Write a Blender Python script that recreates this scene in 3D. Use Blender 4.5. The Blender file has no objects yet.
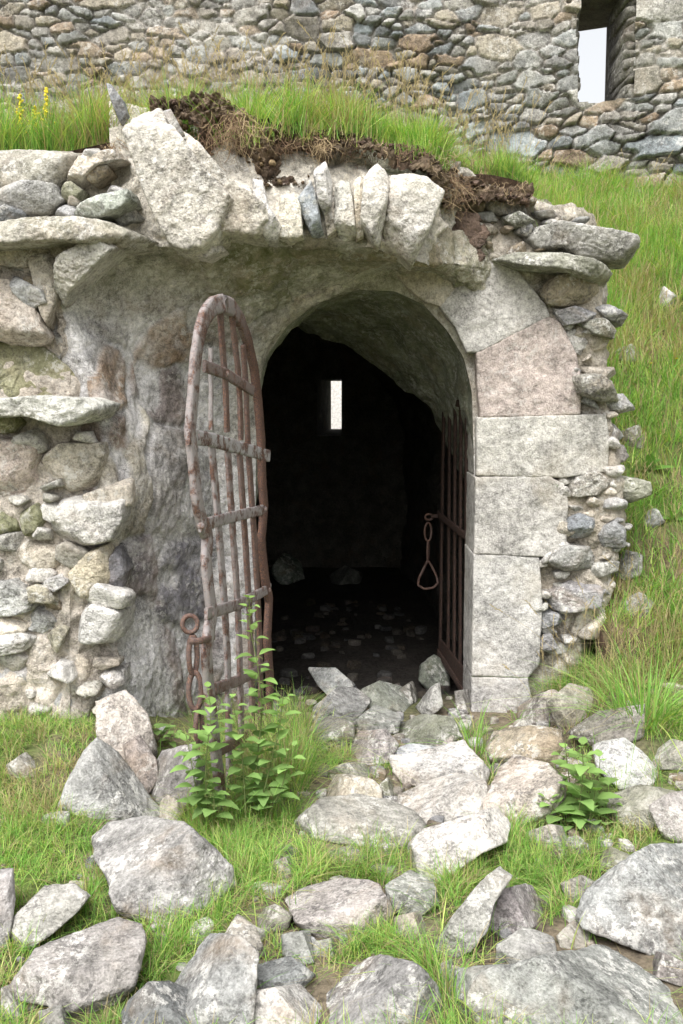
import bpy, math, random
import numpy as np
PI = math.pi
rng = np.random.default_rng(7)
random.seed(7)
scene = bpy.context.scene
COL = scene.collection

# ------------------------------------------------------------------ camera
F = 995.0; CX, CY = 341.5, 512.0
PITCH = math.atan(112.0 / F)
CAM = np.array([0.0, 0.0, 1.42])
FW = np.array([0, math.cos(PITCH), -math.sin(PITCH)])
UP = np.array([0, math.sin(PITCH), math.cos(PITCH)])
RT = np.array([1.0, 0, 0])
cam = bpy.data.cameras.new('camera'); co = bpy.data.objects.new('camera', cam); COL.objects.link(co)
cam.sensor_fit = 'VERTICAL'; cam.sensor_height = 36; cam.lens = F / 1024 * 36
cam.clip_start = 0.05; cam.clip_end = 3000
co.location = CAM; co.rotation_euler = (PI / 2 - PITCH, 0, 0)
scene.camera = co

def ray(px, py):
    d = FW + RT * ((px - CX) / F) + UP * ((CY - py) / F)
    return d
def at(px, py, Y):
    d = ray(px, py); return CAM + d * (Y / d[1])
def proj(P):
    q = P - CAM
    f = q @ FW; f = np.where(f < 1e-3, 1e-3, f)
    return CX + F * (q @ RT) / f, CY - F * (q @ UP) / f

# ------------------------------------------------------------------ noise
def _h(i, j, k, s):
    n = (i * 73856093) ^ (j * 19349663) ^ (k * 83492791) ^ (s * 2654435761 & 0x7fffffff)
    n = (n ^ (n >> 13)) * 1274126177 & 0x7fffffff
    n = (n ^ (n >> 16)) * 668265263 & 0x7fffffff
    return ((n ^ (n >> 11)) & 0xffff) / 65535.0 * 2 - 1
def vnoise(P, s=0):
    I = np.floor(P).astype(np.int64); f = P - I; f = f * f * f * (f * (f * 6 - 15) + 10)
    out = 0
    for a in (0, 1):
        wa = f[:, 0] if a else 1 - f[:, 0]
        for b in (0, 1):
            wb = f[:, 1] if b else 1 - f[:, 1]
            for c in (0, 1):
                wc = f[:, 2] if c else 1 - f[:, 2]
                out = out + wa * wb * wc * _h(I[:, 0] + a, I[:, 1] + b, I[:, 2] + c, s)
    return out
def fbm(P, o=4, s=0, g=0.5):
    r = 0; a = 1; t = 0
    for i in range(o):
        r = r + a * vnoise(P * (2.03 ** i) + 17.3 * i, s + i); t += a; a *= g
    return r / t
def ss(a, b, x):
    t = np.clip((x - a) / (b - a), 0, 1); return t * t * (3 - 2 * t)
def smin(a, b, k):
    h = np.clip(.5 + .5 * (b - a) / k, 0, 1); return b * (1 - h) + a * h - k * h * (1 - h)

# ------------------------------------------------------------------ object helpers
def tag(o, label=None, cat=None, group=None, kind=None):
    if label: o['label'] = label
    if cat: o['category'] = cat
    if group: o['group'] = group
    if kind: o['kind'] = kind
    return o
def empty(name, loc, label=None, cat=None, group=None):
    o = bpy.data.objects.new(name, None); COL.objects.link(o); o.location = tuple(loc); o.empty_display_size = .1
    return tag(o, label, cat, group)
def link_mesh(name, V, polys, mat, parent=None, col=None, moss=None, smooth=True, origin=None):
    """polys: int array (n,3) or (n,4), or a list of such arrays"""
    V = np.asarray(V, float)
    if not isinstance(polys, list): polys = [polys]
    me = bpy.data.meshes.new(name)
    loops = np.concatenate([p.reshape(-1) for p in polys]).astype(np.int32)
    tot = np.concatenate([np.full(len(p), p.shape[1], np.int32) for p in polys])
    st = np.concatenate([[0], np.cumsum(tot)[:-1]]).astype(np.int32)
    off = np.zeros(3)
    if parent is not None: off = np.array(root_loc(parent))
    elif origin is not None: off = np.array(origin, float)
    me.vertices.add(len(V)); me.vertices.foreach_set('co', (V - off).astype(np.float32).reshape(-1))
    me.loops.add(len(loops)); me.loops.foreach_set('vertex_index', loops)
    me.polygons.add(len(tot)); me.polygons.foreach_set('loop_start', st); me.polygons.foreach_set('loop_total', tot)
    me.polygons.foreach_set('use_smooth', np.full(len(tot), smooth))
    me.update(calc_edges=True)
    if col is not None:
        c = np.ones((len(V), 4), np.float32); c[:, :3] = col
        a = me.attributes.new('col', 'FLOAT_COLOR', 'POINT'); a.data.foreach_set('color', c.reshape(-1))
    if moss is not None:
        m = np.zeros(len(V), np.float32); m[:] = moss
        a = me.attributes.new('moss', 'FLOAT', 'POINT'); a.data.foreach_set('value', m)
    me.materials.append(mat)
    o = bpy.data.objects.new(name, me); COL.objects.link(o)
    if parent is not None:
        o.parent = parent
    elif origin is not None: o.location = tuple(off)
    return o
def root_loc(p):
    l = np.array(p.location)
    while p.parent is not None:
        p = p.parent; l = l + np.array(p.location)
    return l

class MB:
    """collects pieces and links them as ONE mesh"""
    def __init__(s): s.V = []; s.T = []; s.Q = []; s.C = []; s.M = []; s.n = 0
    def add(s, V, P, col=(.4, .4, .4), moss=0.0):
        V = np.asarray(V, float); P = np.asarray(P)
        c = np.zeros((len(V), 3)); c[:] = col; m = np.zeros(len(V)); m[:] = moss
        s.V.append(V); s.C.append(c); s.M.append(m)
        (s.T if P.shape[1] == 3 else s.Q).append(P + s.n); s.n += len(V)
    def build(s, name, mat, parent=None, smooth=True, origin=None):
        pl = []
        if s.T: pl.append(np.concatenate(s.T))
        if s.Q: pl.append(np.concatenate(s.Q))
        return link_mesh(name, np.concatenate(s.V), pl, mat, parent, np.concatenate(s.C), np.concatenate(s.M), smooth, origin)

# ------------------------------------------------------------------ materials
def nodes(name):
    m = bpy.data.materials.new(name); m.use_nodes = True; nt = m.node_tree; nt.nodes.clear()
    return m, nt
def N(nt, t, **kw):
    n = nt.nodes.new(t)
    for k, v in kw.items():
        if k in n.inputs.keys() if isinstance(k, str) else False: n.inputs[k].default_value = v
        else: setattr(n, k, v)
    return n
def L(nt, a, b): nt.links.new(a, b)
def noise_n(nt, vec, scale, detail=4, rough=.55, dist=0):
    n = nt.nodes.new('ShaderNodeTexNoise'); n.inputs['Scale'].default_value = scale
    n.inputs['Detail'].default_value = detail; n.inputs['Roughness'].default_value = rough; n.inputs['Distortion'].default_value = dist
    L(nt, vec, n.inputs['Vector']); return n.outputs['Fac']
def rampf(nt, v, a, b, lo=0., hi=1.):
    n = nt.nodes.new('ShaderNodeMapRange'); n.interpolation_type = 'SMOOTHSTEP'
    n.inputs['From Min'].default_value = a; n.inputs['From Max'].default_value = b
    n.inputs['To Min'].default_value = lo; n.inputs['To Max'].default_value = hi
    L(nt, v, n.inputs['Value']); return n.outputs['Result']
def mth(nt, op, a, b):
    n = nt.nodes.new('ShaderNodeMath'); n.operation = op
    for i, x in enumerate((a, b)):
        if isinstance(x, (int, float)): n.inputs[i].default_value = x
        else: L(nt, x, n.inputs[i])
    return n.outputs[0]
def mixc(nt, f, a, b, mode='MIX'):
    n = nt.nodes.new('ShaderNodeMix'); n.data_type = 'RGBA'; n.blend_type = mode
    for s, x in ((n.inputs['Factor'], f), (n.inputs['A'], a), (n.inputs['B'], b)):
        if isinstance(x, (int, float)): s.default_value = x
        elif isinstance(x, tuple): s.default_value = (*x, 1)
        else: L(nt, x, s)
    # colour sockets share names: pick by type
    return [o for o in n.outputs if o.type == 'RGBA'][0]
def mixc(nt, f, a, b, mode='MIX'):
    n = nt.nodes.new('ShaderNodeMix'); n.data_type = 'RGBA'; n.blend_type = mode
    fi = n.inputs[0]; ai = n.inputs[6]; bi = n.inputs[7]
    for s, x in ((fi, f), (ai, a), (bi, b)):
        if isinstance(x, (int, float)): s.default_value = x
        elif isinstance(x, tuple): s.default_value = (*x, 1)
        else: L(nt, x, s)
    return n.outputs[2]

def stone_mat(name, lichen=.6, dark=.6, stain=.35, bump=.6, scale=1.0, warm=(.36, .25, .15), rough=.92, fine=1.0, tone=.9):
    m, nt = nodes(name)
    out = N(nt, 'ShaderNodeOutputMaterial'); b = N(nt, 'ShaderNodeBsdfPrincipled'); L(nt, b.outputs[0], out.inputs[0])
    g = N(nt, 'ShaderNodeNewGeometry'); pos = g.outputs['Position']
    ca = N(nt, 'ShaderNodeAttribute', attribute_name='col'); ma = N(nt, 'ShaderNodeAttribute', attribute_name='moss')
    c = mixc(nt, 1.0, ca.outputs['Color'], (tone, tone, tone), 'MULTIPLY')
    n1 = noise_n(nt, pos, 5 * scale, 7, .6, .4); n2 = noise_n(nt, pos, 38 * scale, 8, .65); n3 = noise_n(nt, pos, 140 * scale, 4, .6)
    v = mth(nt, 'ADD', mth(nt, 'ADD', rampf(nt, n1, .3, .7, .62, 1.22), rampf(nt, n2, .3, .7, -.28, .28)), rampf(nt, n3, .3, .7, -.24, .24))
    vc = nt.nodes.new('ShaderNodeCombineColor')
    for i in range(3): L(nt, v, vc.inputs[i])
    c = mixc(nt, 1.0, c, vc.outputs[0], 'MULTIPLY')
    st = rampf(nt, noise_n(nt, pos, 3.3 * scale, 5, .6, .8), .5, .72, 0, stain)
    c = mixc(nt, st, c, warm)
    mo = noise_n(nt, pos, 11 * scale, 6, .7, .3)
    msk = mth(nt, 'MULTIPLY', rampf(nt, mo, .3, .62), ma.outputs['Fac'])
    c = mixc(nt, msk, c, (.11, .125, .035))
    # pale crusty lichen, patchy on a large scale and ragged on a small one
    patch = rampf(nt, noise_n(nt, pos, 7 * scale, 3, .5), .42, .6)
    li = rampf(nt, noise_n(nt, pos, 30 * scale, 8, .75), .51, .56, 0, lichen)
    c = mixc(nt, mth(nt, 'MULTIPLY', patch, li), c, (.66, .64, .60))
    patch2 = rampf(nt, noise_n(nt, pos, 9 * scale, 3, .5, .5), .45, .62)
    dk = rampf(nt, noise_n(nt, pos, 62 * scale, 6, .72), .52, .57, 0, dark)
    c = mixc(nt, mth(nt, 'MULTIPLY', patch2, dk), c, (.085, .08, .078))
    L(nt, c, b.inputs['Base Color']); b.inputs['Roughness'].default_value = rough
    b.inputs['Specular IOR Level'].default_value = .25
    vo = nt.nodes.new('ShaderNodeTexVoronoi'); vo.feature = 'F1'; vo.inputs['Scale'].default_value = 26 * scale; L(nt, pos, vo.inputs['Vector'])
    hsum = mth(nt, 'ADD', mth(nt, 'MULTIPLY', noise_n(nt, pos, 16 * scale, 8, .62, .3), 1.3),
               mth(nt, 'ADD', mth(nt, 'MULTIPLY', n3, .35 * fine), mth(nt, 'MULTIPLY', vo.outputs['Distance'], -.25)))
    hsum = mth(nt, 'ADD', hsum, mth(nt, 'MULTIPLY', n2, .7 * fine))
    bp = N(nt, 'ShaderNodeBump'); bp.inputs['Strength'].default_value = bump; bp.inputs['Distance'].default_value = .02 / scale
    L(nt, hsum, bp.inputs['Height']); L(nt, bp.outputs[0], b.inputs['Normal'])
    return m
M_STONE = stone_mat('weathered_stone', lichen=.65, dark=.6, tone=.80, bump=.85)
M_LIME = stone_mat('limewashed_masonry', lichen=.6, dark=.5, stain=.22, bump=.8, tone=1.04)
M_BLOCK = stone_mat('dressed_stone', lichen=.3, dark=.25, stain=.3, bump=.55, tone=.92, warm=(.40, .34, .25))
M_BACK = stone_mat('castle_rubble', lichen=.4, dark=.6, stain=.18, bump=.6, scale=.6, tone=.80, warm=(.33,.24,.17))
M_MORTAR = stone_mat('lime_mortar', lichen=.45, dark=.35, stain=.2, bump=1.0, tone=1.08, warm=(.36, .27, .17))
M_PLASTER = stone_mat('old_plaster', lichen=.5, dark=.45, stain=.3, bump=1.0, tone=1.05, warm=(.34, .24, .15), scale=1.3)
M_SOIL = stone_mat('dark_soil', lichen=0.0, dark=.4, stain=.3, bump=1.0, warm=(.16, .09, .05), scale=1.6)

def ground_mat():
    m, nt = nodes('ground_soil')
    out = N(nt, 'ShaderNodeOutputMaterial'); b = N(nt, 'ShaderNodeBsdfPrincipled'); L(nt, b.outputs[0], out.inputs[0])
    g = N(nt, 'ShaderNodeNewGeometry'); pos = g.outputs['Position']
    ca = N(nt, 'ShaderNodeAttribute', attribute_name='col')
    n1 = noise_n(nt, pos, 4, 6, .6, .3); n2 = noise_n(nt, pos, 45, 6, .7)
    v = mth(nt, 'ADD', rampf(nt, n1, .3, .7, .6, 1.2), rampf(nt, n2, .3, .7, -.35, .45))
    vc = nt.nodes.new('ShaderNodeCombineColor')
    for i in range(3): L(nt, v, vc.inputs[i])
    c = mixc(nt, 1.0, ca.outputs['Color'], vc.outputs[0], 'MULTIPLY')
    L(nt, c, b.inputs['Base Color']); b.inputs['Roughness'].default_value = .95
    b.inputs['Specular IOR Level'].default_value = .2
    bp = N(nt, 'ShaderNodeBump'); bp.inputs['Strength'].default_value = .9; bp.inputs['Distance'].default_value = .02
    L(nt, mth(nt, 'ADD', noise_n(nt, pos, 30, 8, .7), mth(nt, 'MULTIPLY', n2, .5)), bp.inputs['Height']); L(nt, bp.outputs[0], b.inputs['Normal'])
    return m
M_GROUND = ground_mat()

def leaf_mat(name, trans=.35, rough=.6):
    m, nt = nodes(name)
    out = N(nt, 'ShaderNodeOutputMaterial')
    ca = N(nt, 'ShaderNodeAttribute', attribute_name='col')
    d = N(nt, 'ShaderNodeBsdfPrincipled'); d.inputs['Roughness'].default_value = rough; d.inputs['Specular IOR Level'].default_value = .3
    t = N(nt, 'ShaderNodeBsdfTranslucent'); mx = N(nt, 'ShaderNodeMixShader'); mx.inputs[0].default_value = trans
    L(nt, ca.outputs['Color'], d.inputs['Base Color'])
    tc = mixc(nt, 1.0, ca.outputs['Color'], (1.25, 1.35, .6), 'MULTIPLY'); L(nt, tc, t.inputs['Color'])
    L(nt, d.outputs[0], mx.inputs[1]); L(nt, t.outputs[0], mx.inputs[2]); L(nt, mx.outputs[0], out.inputs[0])
    return m
M_GRASS = leaf_mat('grass_blade'); M_LEAF = leaf_mat('nettle_leaf', .3, .75); M_ROOT = leaf_mat('dry_root', .1, .9)

def iron_mat():
    m, nt = nodes('rusty_iron')
    out = N(nt, 'ShaderNodeOutputMaterial'); b = N(nt, 'ShaderNodeBsdfPrincipled'); L(nt, b.outputs[0], out.inputs[0])
    g = N(nt, 'ShaderNodeNewGeometry'); pos = g.outputs['Position']
    ca = N(nt, 'ShaderNodeAttribute', attribute_name='moss')
    n1 = noise_n(nt, pos, 18, 7, .65, .3); n2 = noise_n(nt, pos, 90, 6, .7); n3 = noise_n(nt, pos, 240, 3, .6)
    c = mixc(nt, rampf(nt, n2, .35, .65), (.055, .033, .030), (.125, .068, .050))
    c = mixc(nt, rampf(nt, n3, .52, .66, 0, .6), c, (.33, .15, .07))
    c = mixc(nt, 1.0, c, N(nt, 'ShaderNodeAttribute', attribute_name='col').outputs['Color'], 'MULTIPLY')
    pm = mth(nt, 'MULTIPLY', rampf(nt, mth(nt, 'ADD', n1, mth(nt, 'MULTIPLY', n2, .35)), .56, .74), ca.outputs['Fac'])
    c = mixc(nt, pm, c, (.34, .325, .325))
    L(nt, c, b.inputs['Base Color']); b.inputs['Roughness'].default_value = .8; b.inputs['Metallic'].default_value = .0
    bp = N(nt, 'ShaderNodeBump'); bp.inputs['Strength'].default_value = .7; bp.inputs['Distance'].default_value = .003
    L(nt, mth(nt, 'ADD', n2, n3), bp.inputs['Height']); L(nt, bp.outputs[0], b.inputs['Normal'])
    return m
M_IRON = iron_mat()
def plain_mat(name, c, rough=.8):
    m, nt = nodes(name)
    out = N(nt, 'ShaderNodeOutputMaterial'); b = N(nt, 'ShaderNodeBsdfPrincipled'); L(nt, b.outputs[0], out.inputs[0])
    g = N(nt, 'ShaderNodeNewGeometry')
    cc = mixc(nt, rampf(nt, noise_n(nt, g.outputs['Position'], 30, 4), .3, .7), tuple(x * .8 for x in c), tuple(min(1, x * 1.15) for x in c))
    L(nt, cc, b.inputs['Base Color']); b.inputs['Roughness'].default_value = rough
    return m
M_FLOWER = plain_mat('yellow_petal', (.75, .60, .03)); M_WASH = plain_mat('white_limewash', (.78, .75, .72))

# ------------------------------------------------------------------ icospheres
_ico = {}
def ico(n):
    if n in _ico: return _ico[n]
    t = (1 + 5 ** .5) / 2
    V = np.array([(-1, t, 0), (1, t, 0), (-1, -t, 0), (1, -t, 0), (0, -1, t), (0, 1, t), (0, -1, -t), (0, 1, -t), (t, 0, -1), (t, 0, 1), (-t, 0, -1), (-t, 0, 1)], float)
    Fc = np.array([(0, 11, 5), (0, 5, 1), (0, 1, 7), (0, 7, 10), (0, 10, 11), (1, 5, 9), (5, 11, 4), (11, 10, 2), (10, 7, 6), (7, 1, 8), (3, 9, 4), (3, 4, 2), (3, 2, 6), (3, 6, 8), (3, 8, 9), (4, 9, 5), (2, 4, 11), (6, 2, 10), (8, 6, 7), (9, 8, 1)])
    V /= np.linalg.norm(V, axis=1)[:, None]
    for _ in range(n):
        E = np.sort(np.concatenate([Fc[:, [0, 1]], Fc[:, [1, 2]], Fc[:, [2, 0]]]), axis=1)
        u, inv = np.unique(E, axis=0, return_inverse=True); inv = inv.reshape(-1)
        mid = V[u[:, 0]] + V[u[:, 1]]; mid /= np.linalg.norm(mid, axis=1)[:, None]
        k = len(V); V = np.concatenate([V, mid]); nf = len(Fc)
        a, b, c = inv[:nf] + k, inv[nf:2 * nf] + k, inv[2 * nf:] + k
        Fc = np.concatenate([np.stack([Fc[:, 0], a, c], 1), np.stack([Fc[:, 1], b, a], 1), np.stack([Fc[:, 2], c, b], 1), np.stack([a, b, c], 1)])
    _ico[n] = (V, Fc); return _ico[n]

def poly_centroid(P):
    x, y = P[:, 0], P[:, 1]; x1, y1 = np.roll(x, -1), np.roll(y, -1); cr = x * y1 - x1 * y; A = cr.sum() / 2
    return np.array([((x + x1) * cr).sum() / (6 * A), ((y + y1) * cr).sum() / (6 * A)]), abs(A)
def ray_poly(P, u, v):
    """outermost distance from origin to polygon P along unit (u,v)"""
    A = P; B = np.roll(P, -1, axis=0); e = B - A
    den = u[:, None] * e[None, :, 1] - v[:, None] * e[None, :, 0]
    den = np.where(abs(den) < 1e-12, 1e-12, den)
    t = (A[None, :, 0] * e[None, :, 1] - A[None, :, 1] * e[None, :, 0]) / den
    q = (A[None, :, 0] * v[:, None] - A[None, :, 1] * u[:, None]) / den
    ok = (q >= -1e-6) & (q <= 1 + 1e-6) & (t > 0)
    return np.where(ok, t, 0).max(1) + 1e-4

def rock_mesh(sil, T0, T1, c, U, V, W, sub=4, p=10, facets=(), nf=7, rough=1.0, seed=0, strata=0.0, top=None, fk=.80):
    """stone with outline sil (metres, in U,V about c), depth T0 to the front and T1 behind, chipped by random planes"""
    r = np.random.default_rng(seed)
    D, T = ico(sub)
    u, v, w = D[:, 0], D[:, 1], D[:, 2]
    s = np.sqrt(u * u + v * v) + 1e-9
    R = ray_poly(sil, u / s, v / s)
    size = np.sqrt(abs(poly_centroid(sil)[1])) / 2 + 1e-6
    g = (s / R) ** p + (np.maximum(-w, 0) / T0) ** p + (np.maximum(w, 0) / T1) ** p
    F_ = [np.array(f, float) for f in facets]
    hu, hv = abs(sil[:, 0]).max(), abs(sil[:, 1]).max()
    if top is not None:     # visible upper face: crosses the front at height v=top[0]*vmax, reaches the outline top after depth top[1]*size
        vt = sil[:, 1].max(); vr = top[0] * vt; k = top[1]
        a = np.array([0, vr, -T0]); b2 = np.array([0, vt * 1.12, -T0 + (vt - vr) * k + 1e-3]); e = b2 - a
        n = np.array([r.uniform(-.25, .25), e[2], -e[1]]); n /= np.linalg.norm(n)
        F_.append(np.array([*n, max(n @ a, .25 * size)]))
    for _ in range(nf):
        n = r.normal(size=3); n[2] = -abs(n[2]) * .9; n /= np.linalg.norm(n)
        sup = math.sqrt((n[0] * hu) ** 2 + (n[1] * hv) ** 2 + (n[2] * T0) ** 2)
        F_.append(np.array([*n, sup * r.uniform(fk, 1.03)]))
    for f in F_:
        g = g + (np.maximum(D @ f[:3], 0) / f[3]) ** p
    rad = g ** (-1 / p)
    X = D * rad[:, None]
    off = r.uniform(-50, 50, 3)
    n1 = fbm(X / size * 1.1 + off, 3, 1); n2 = fbm(X / size * 4 + off, 4, 5, .6)
    rid = 1 - abs(fbm(X / size * 2.2 + off, 3, 9)) * 2
    X = X * (1 + rough * (.035 * n1 + .035 * n2 + .03 * (rid - .6)))[:, None]
    if strata:
        ph = X[:, 1] / size * 3.3 + n1 * 3 + .4 * n2
        X = X + D * (strata * size * .10 * (np.abs((ph % 1) - .5) - .25))[:, None]
    return c + X[:, :1] * U + X[:, 1:2] * V + X[:, 2:] * W, T
EX, EY, EZ = np.eye(3)
def wall_stone(poly, Y, T0=.08, T1=.12, **kw):
    P = np.array([at(a, b, Y - .7 * T0) for a, b in poly])[:, [0, 2]]
    c, _ = poly_centroid(P); kw['p'] = kw.get('p', 10) * 1.8
    return rock_mesh((P - c) * 1.035, T0, T1, np.array([c[0], Y, c[1]]), EX, EZ, EY, **kw)

# ------------------------------------------------------------------ terrain functions
def ground_z(x, y):
    x = np.asarray(x, float); y = np.asarray(y, float)
    z = .17 * ss(-.6, -1.0, x) * ss(2.8, 3.7, y) + .26 * ss(.78, 1.25, x) * ss(2.9, 4.2, y) - .12 * ss(4.5, 5.4, y) * ss(2.2, 1.2, abs(x))
    P = np.stack([x.ravel() * 2.2, y.ravel() * 2.2, x.ravel() * 0], 1)
    n = fbm(P, 4, 3).reshape(x.shape)
    return z + .05 * n * ss(12, 5, np.hypot(x, y - 3))
def plateau(x, y):
    return 2.37 + .10 * ss(-1.3, -.6, x) - .13 * ss(.05, .6, x) - .10 * ss(.6, 1.1, x) + .15 * (y - 4.05)
def edgeY(x):
    return 4.06 + .12 * ss(-.1, .3, x) + .36 * ss(.30, .60, x) - 1.10 * ss(1.15, 1.22, x)
def hill_z(x, y):
    x = np.asarray(x, float); y = np.asarray(y, float)
    Pz = plateau(x, y); B = smin(.10 + .72 * (y - 3.95) + .05 * (x - 1.4), Pz + .02 + .22 * ss(.9, 1.6, x), .5)
    w = ss(.82, 1.13, x)
    z = Pz * (1 - w) + B * w
    q = np.stack([x.ravel() * 1.8, y.ravel() * 1.8, x.ravel() * 0 + 5], 1)
    z = z + .05 * ss(0, .6, y - edgeY(x)) * fbm(q, 4, 21).reshape(x.shape)
    far = ss(7, 9, abs(x)); return z * (1 - far) - .4 * far
def hit(px, py, zf=ground_z, y0=1.2, y1=9.0):
    d = ray(px, py); d = d / d[1]
    if zf is hill_z: y0 = 4.3
    ys = np.linspace(y0, y1, 900); P = CAM + d * ys[:, None]
    under = P[:, 2] < zf(P[:, 0], P[:, 1])
    i = np.argmax(under) if under.any() else len(ys) - 1
    return P[i]

# ------------------------------------------------------------------ GROUND + BANK
def nonuni(a, b, n, far, m):
    c = np.linspace(a, b, n); g = np.geomspace(.05, far, m)
    return np.concatenate([a - g[::-1], c, b + g])
xs = nonuni(-3.2, 3.2, 300, 400, 26); ys = nonuni(.8, 6.0, 270, 600, 30)
ys = ys[ys > -60]
X, Yg = np.meshgrid(xs, ys); Z = ground_z(X, Yg)
def grid_faces(nr, nc):
    i = np.arange(nr - 1)[:, None] * nc + np.arange(nc - 1)[None]
    return np.stack([i, i + 1, i + nc + 1, i + nc], -1).reshape(-1, 4)
V = np.stack([X.ravel(), Yg.ravel(), Z.ravel()], 1)
nn = fbm(V * np.array([1.7, 1.7, 0]), 4, 33)
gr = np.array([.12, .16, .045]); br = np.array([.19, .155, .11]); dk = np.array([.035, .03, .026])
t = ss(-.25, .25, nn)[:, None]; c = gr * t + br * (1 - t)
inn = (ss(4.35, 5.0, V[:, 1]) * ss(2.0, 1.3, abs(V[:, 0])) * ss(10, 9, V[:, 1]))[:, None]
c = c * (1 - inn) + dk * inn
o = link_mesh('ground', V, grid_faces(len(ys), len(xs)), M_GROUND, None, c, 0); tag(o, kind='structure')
# hill above and beside the vault
hx = np.concatenate([np.linspace(-9, -2.2, 30)[:-1], np.linspace(-2.2, 3.6, 300), np.linspace(3.6, 9, 26)[1:]])
ht = np.linspace(0, 1, 170) ** 1.35
HX, HT = np.meshgrid(hx, ht); HY = edgeY(HX) + HT * (9.12 - edgeY(HX)); HZ = hill_z(HX, HY)
sk = np.array([.12, .07, .03])[:, None]
HX = np.concatenate([np.repeat(HX[:1], 3, 0), HX]); HZ = np.concatenate([HZ[:1] - sk, HZ]); HY = np.concatenate([HY[:1] + sk * .25 + .03, HY])
V = np.stack([HX.ravel(), HY.ravel(), HZ.ravel()], 1)
nn = fbm(V * 1.9, 4, 44); t = ss(-.35, .15, nn)[:, None]
c = np.array([.10, .14, .035]) * t + np.array([.16, .12, .075]) * (1 - t)
c[:len(hx) * 4] = (.12, .08, .055)
o = link_mesh('grassy_bank', V, grid_faces(len(ht) + 3, len(hx)), M_GROUND, None, c, 0); tag(o, kind='structure')

# ------------------------------------------------------------------ lofted surfaces
def resample(pts, n):
    pts = np.array(pts, float); d = np.r_[0, np.cumsum(np.linalg.norm(np.diff(pts, axis=0), axis=1))]
    s = np.linspace(0, d[-1], n)
    return np.stack([np.interp(s, d, pts[:, k]) for k in range(3)], 1)
def curve(pxs, Y=None):
    return [at(q[0], q[1], q[2] if len(q) > 2 else Y) for q in pxs]
def smooth1(A, k):
    for _ in range(k):
        A = A.copy(); A[1:-1] = (A[:-2] + 2 * A[1:-1] + A[2:]) / 4
    return A
def loft(curves, steps, n, sm=6, curved=True):
    C = [smooth1(resample(c, n), sm) for c in curves]
    rows = []
    for i in range(len(C) - 1):
        k = steps[i]
        for j in range(k): t = j / k; rows.append(C[i] * (1 - t) + C[i + 1] * t)
    rows.append(C[-1]); return np.array(rows)
def grid_normals(G):
    du = np.gradient(G, axis=1); dv = np.gradient(G, axis=0); n = np.cross(du, dv)
    return n / (np.linalg.norm(n, axis=2, keepdims=True) + 1e-9)

# the ruined vaulted entrance: one thing
vault = empty('vaulted_entrance', (0, 4.4, 0), 'ruined rubble stone vault entrance with a round arch dug into the grassy bank', 'ruin')

arch_open = [(254, 800), (255, 700), (255, 560), (256, 450), (258, 390), (266, 357), (287, 326), (320, 301), (358, 290), (395, 291), (424, 305), (447, 330), (464, 358), (472, 392), (474, 470), (473, 560), (471, 700), (470, 800)]
rearc = [(205, 720), (205, 500), (207, 400), (222, 350), (250, 328), (285, 323), (318, 330), (350, 345), (378, 362), (402, 382), (427, 405), (445, 428), (461, 453), (478, 490), (490, 560), (490, 720)]
c_end = [(-1.5, 9.14, -.5), (-1.5, 9.14, 1.2), (-1.1, 9.14, 1.9), (-.45, 9.14, 2.15), (.2, 9.14, 1.9), (.6, 9.14, 1.2), (.6, 9.14, -.5)]
c_room = [(-1.7, 5.78, -.5), (-1.7, 5.78, 1.3), (-1.3, 5.78, 2.0), (-.45, 5.78, 2.25), (.4, 5.78, 2.0), (.8, 5.78, 1.2), (.8, 5.78, -.5)]
c_rear = curve(rearc, 5.7); c_open2 = curve(arch_open, 4.62); c_open1 = curve(arch_open, 4.47)
c_ring = curve([(206, 800, 4.42), (208, 700, 4.42), (212, 560, 4.42), (218, 450, 4.4), (228, 398, 4.38), (243, 352, 4.36), (264, 322, 4.36), (297, 292, 4.36), (332, 279, 4.38), (368, 272, 4.40), (402, 270, 4.42), (440, 276, 4.46), (490, 330, 4.53), (515, 390, 4.55), (520, 470, 4.55), (520, 560, 4.55), (515, 700, 4.55), (510, 800, 4.55)])
c_hood = curve([(120, 830, 3.86), (118, 735, 3.86), (112, 600, 3.88), (108, 480, 3.86), (102, 400, 3.86), (78, 350, 3.86), (62, 305, 3.86), (80, 275, 3.86), (118, 246, 3.86), (180, 247, 3.85), (243, 236, 3.88), (285, 236, 3.92), (330, 239, 3.96), (375, 247, 4.0), (425, 262, 4.1), (500, 268, 4.5), (540, 330, 4.57), (560, 420, 4.57), (556, 560, 4.57), (550, 700, 4.57), (545, 800, 4.57)])
G = loft([c_room, c_rear], [10], 260)
P = G.reshape(-1, 3); nrm = grid_normals(G).reshape(-1, 3)
G1 = loft([c_end, c_room], [60], 200)
def disp(G, amp, f, s, ridge=0., stretch=(1, 1, 1)):
    P = G.reshape(-1, 3); n = grid_normals(G).reshape(-1, 3); q = P * np.array(stretch)
    d = amp * fbm(q * f, 5, s, .55)
    if ridge: d = d + ridge * (1 - 2 * abs(fbm(q * f * 1.7 + 9, 3, s + 7)))
    return P + n * d[:, None]
V = disp(np.concatenate([G1, G[1:]]) if False else G1, .12, 2.2, 3, .05)
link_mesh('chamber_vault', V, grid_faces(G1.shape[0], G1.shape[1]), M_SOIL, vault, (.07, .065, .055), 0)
P = disp(G, .01, 3, 3); link_mesh('inner_wall', P, grid_faces(G.shape[0], G.shape[1]), M_STONE, vault, (.08, .075, .06), 0)
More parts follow.
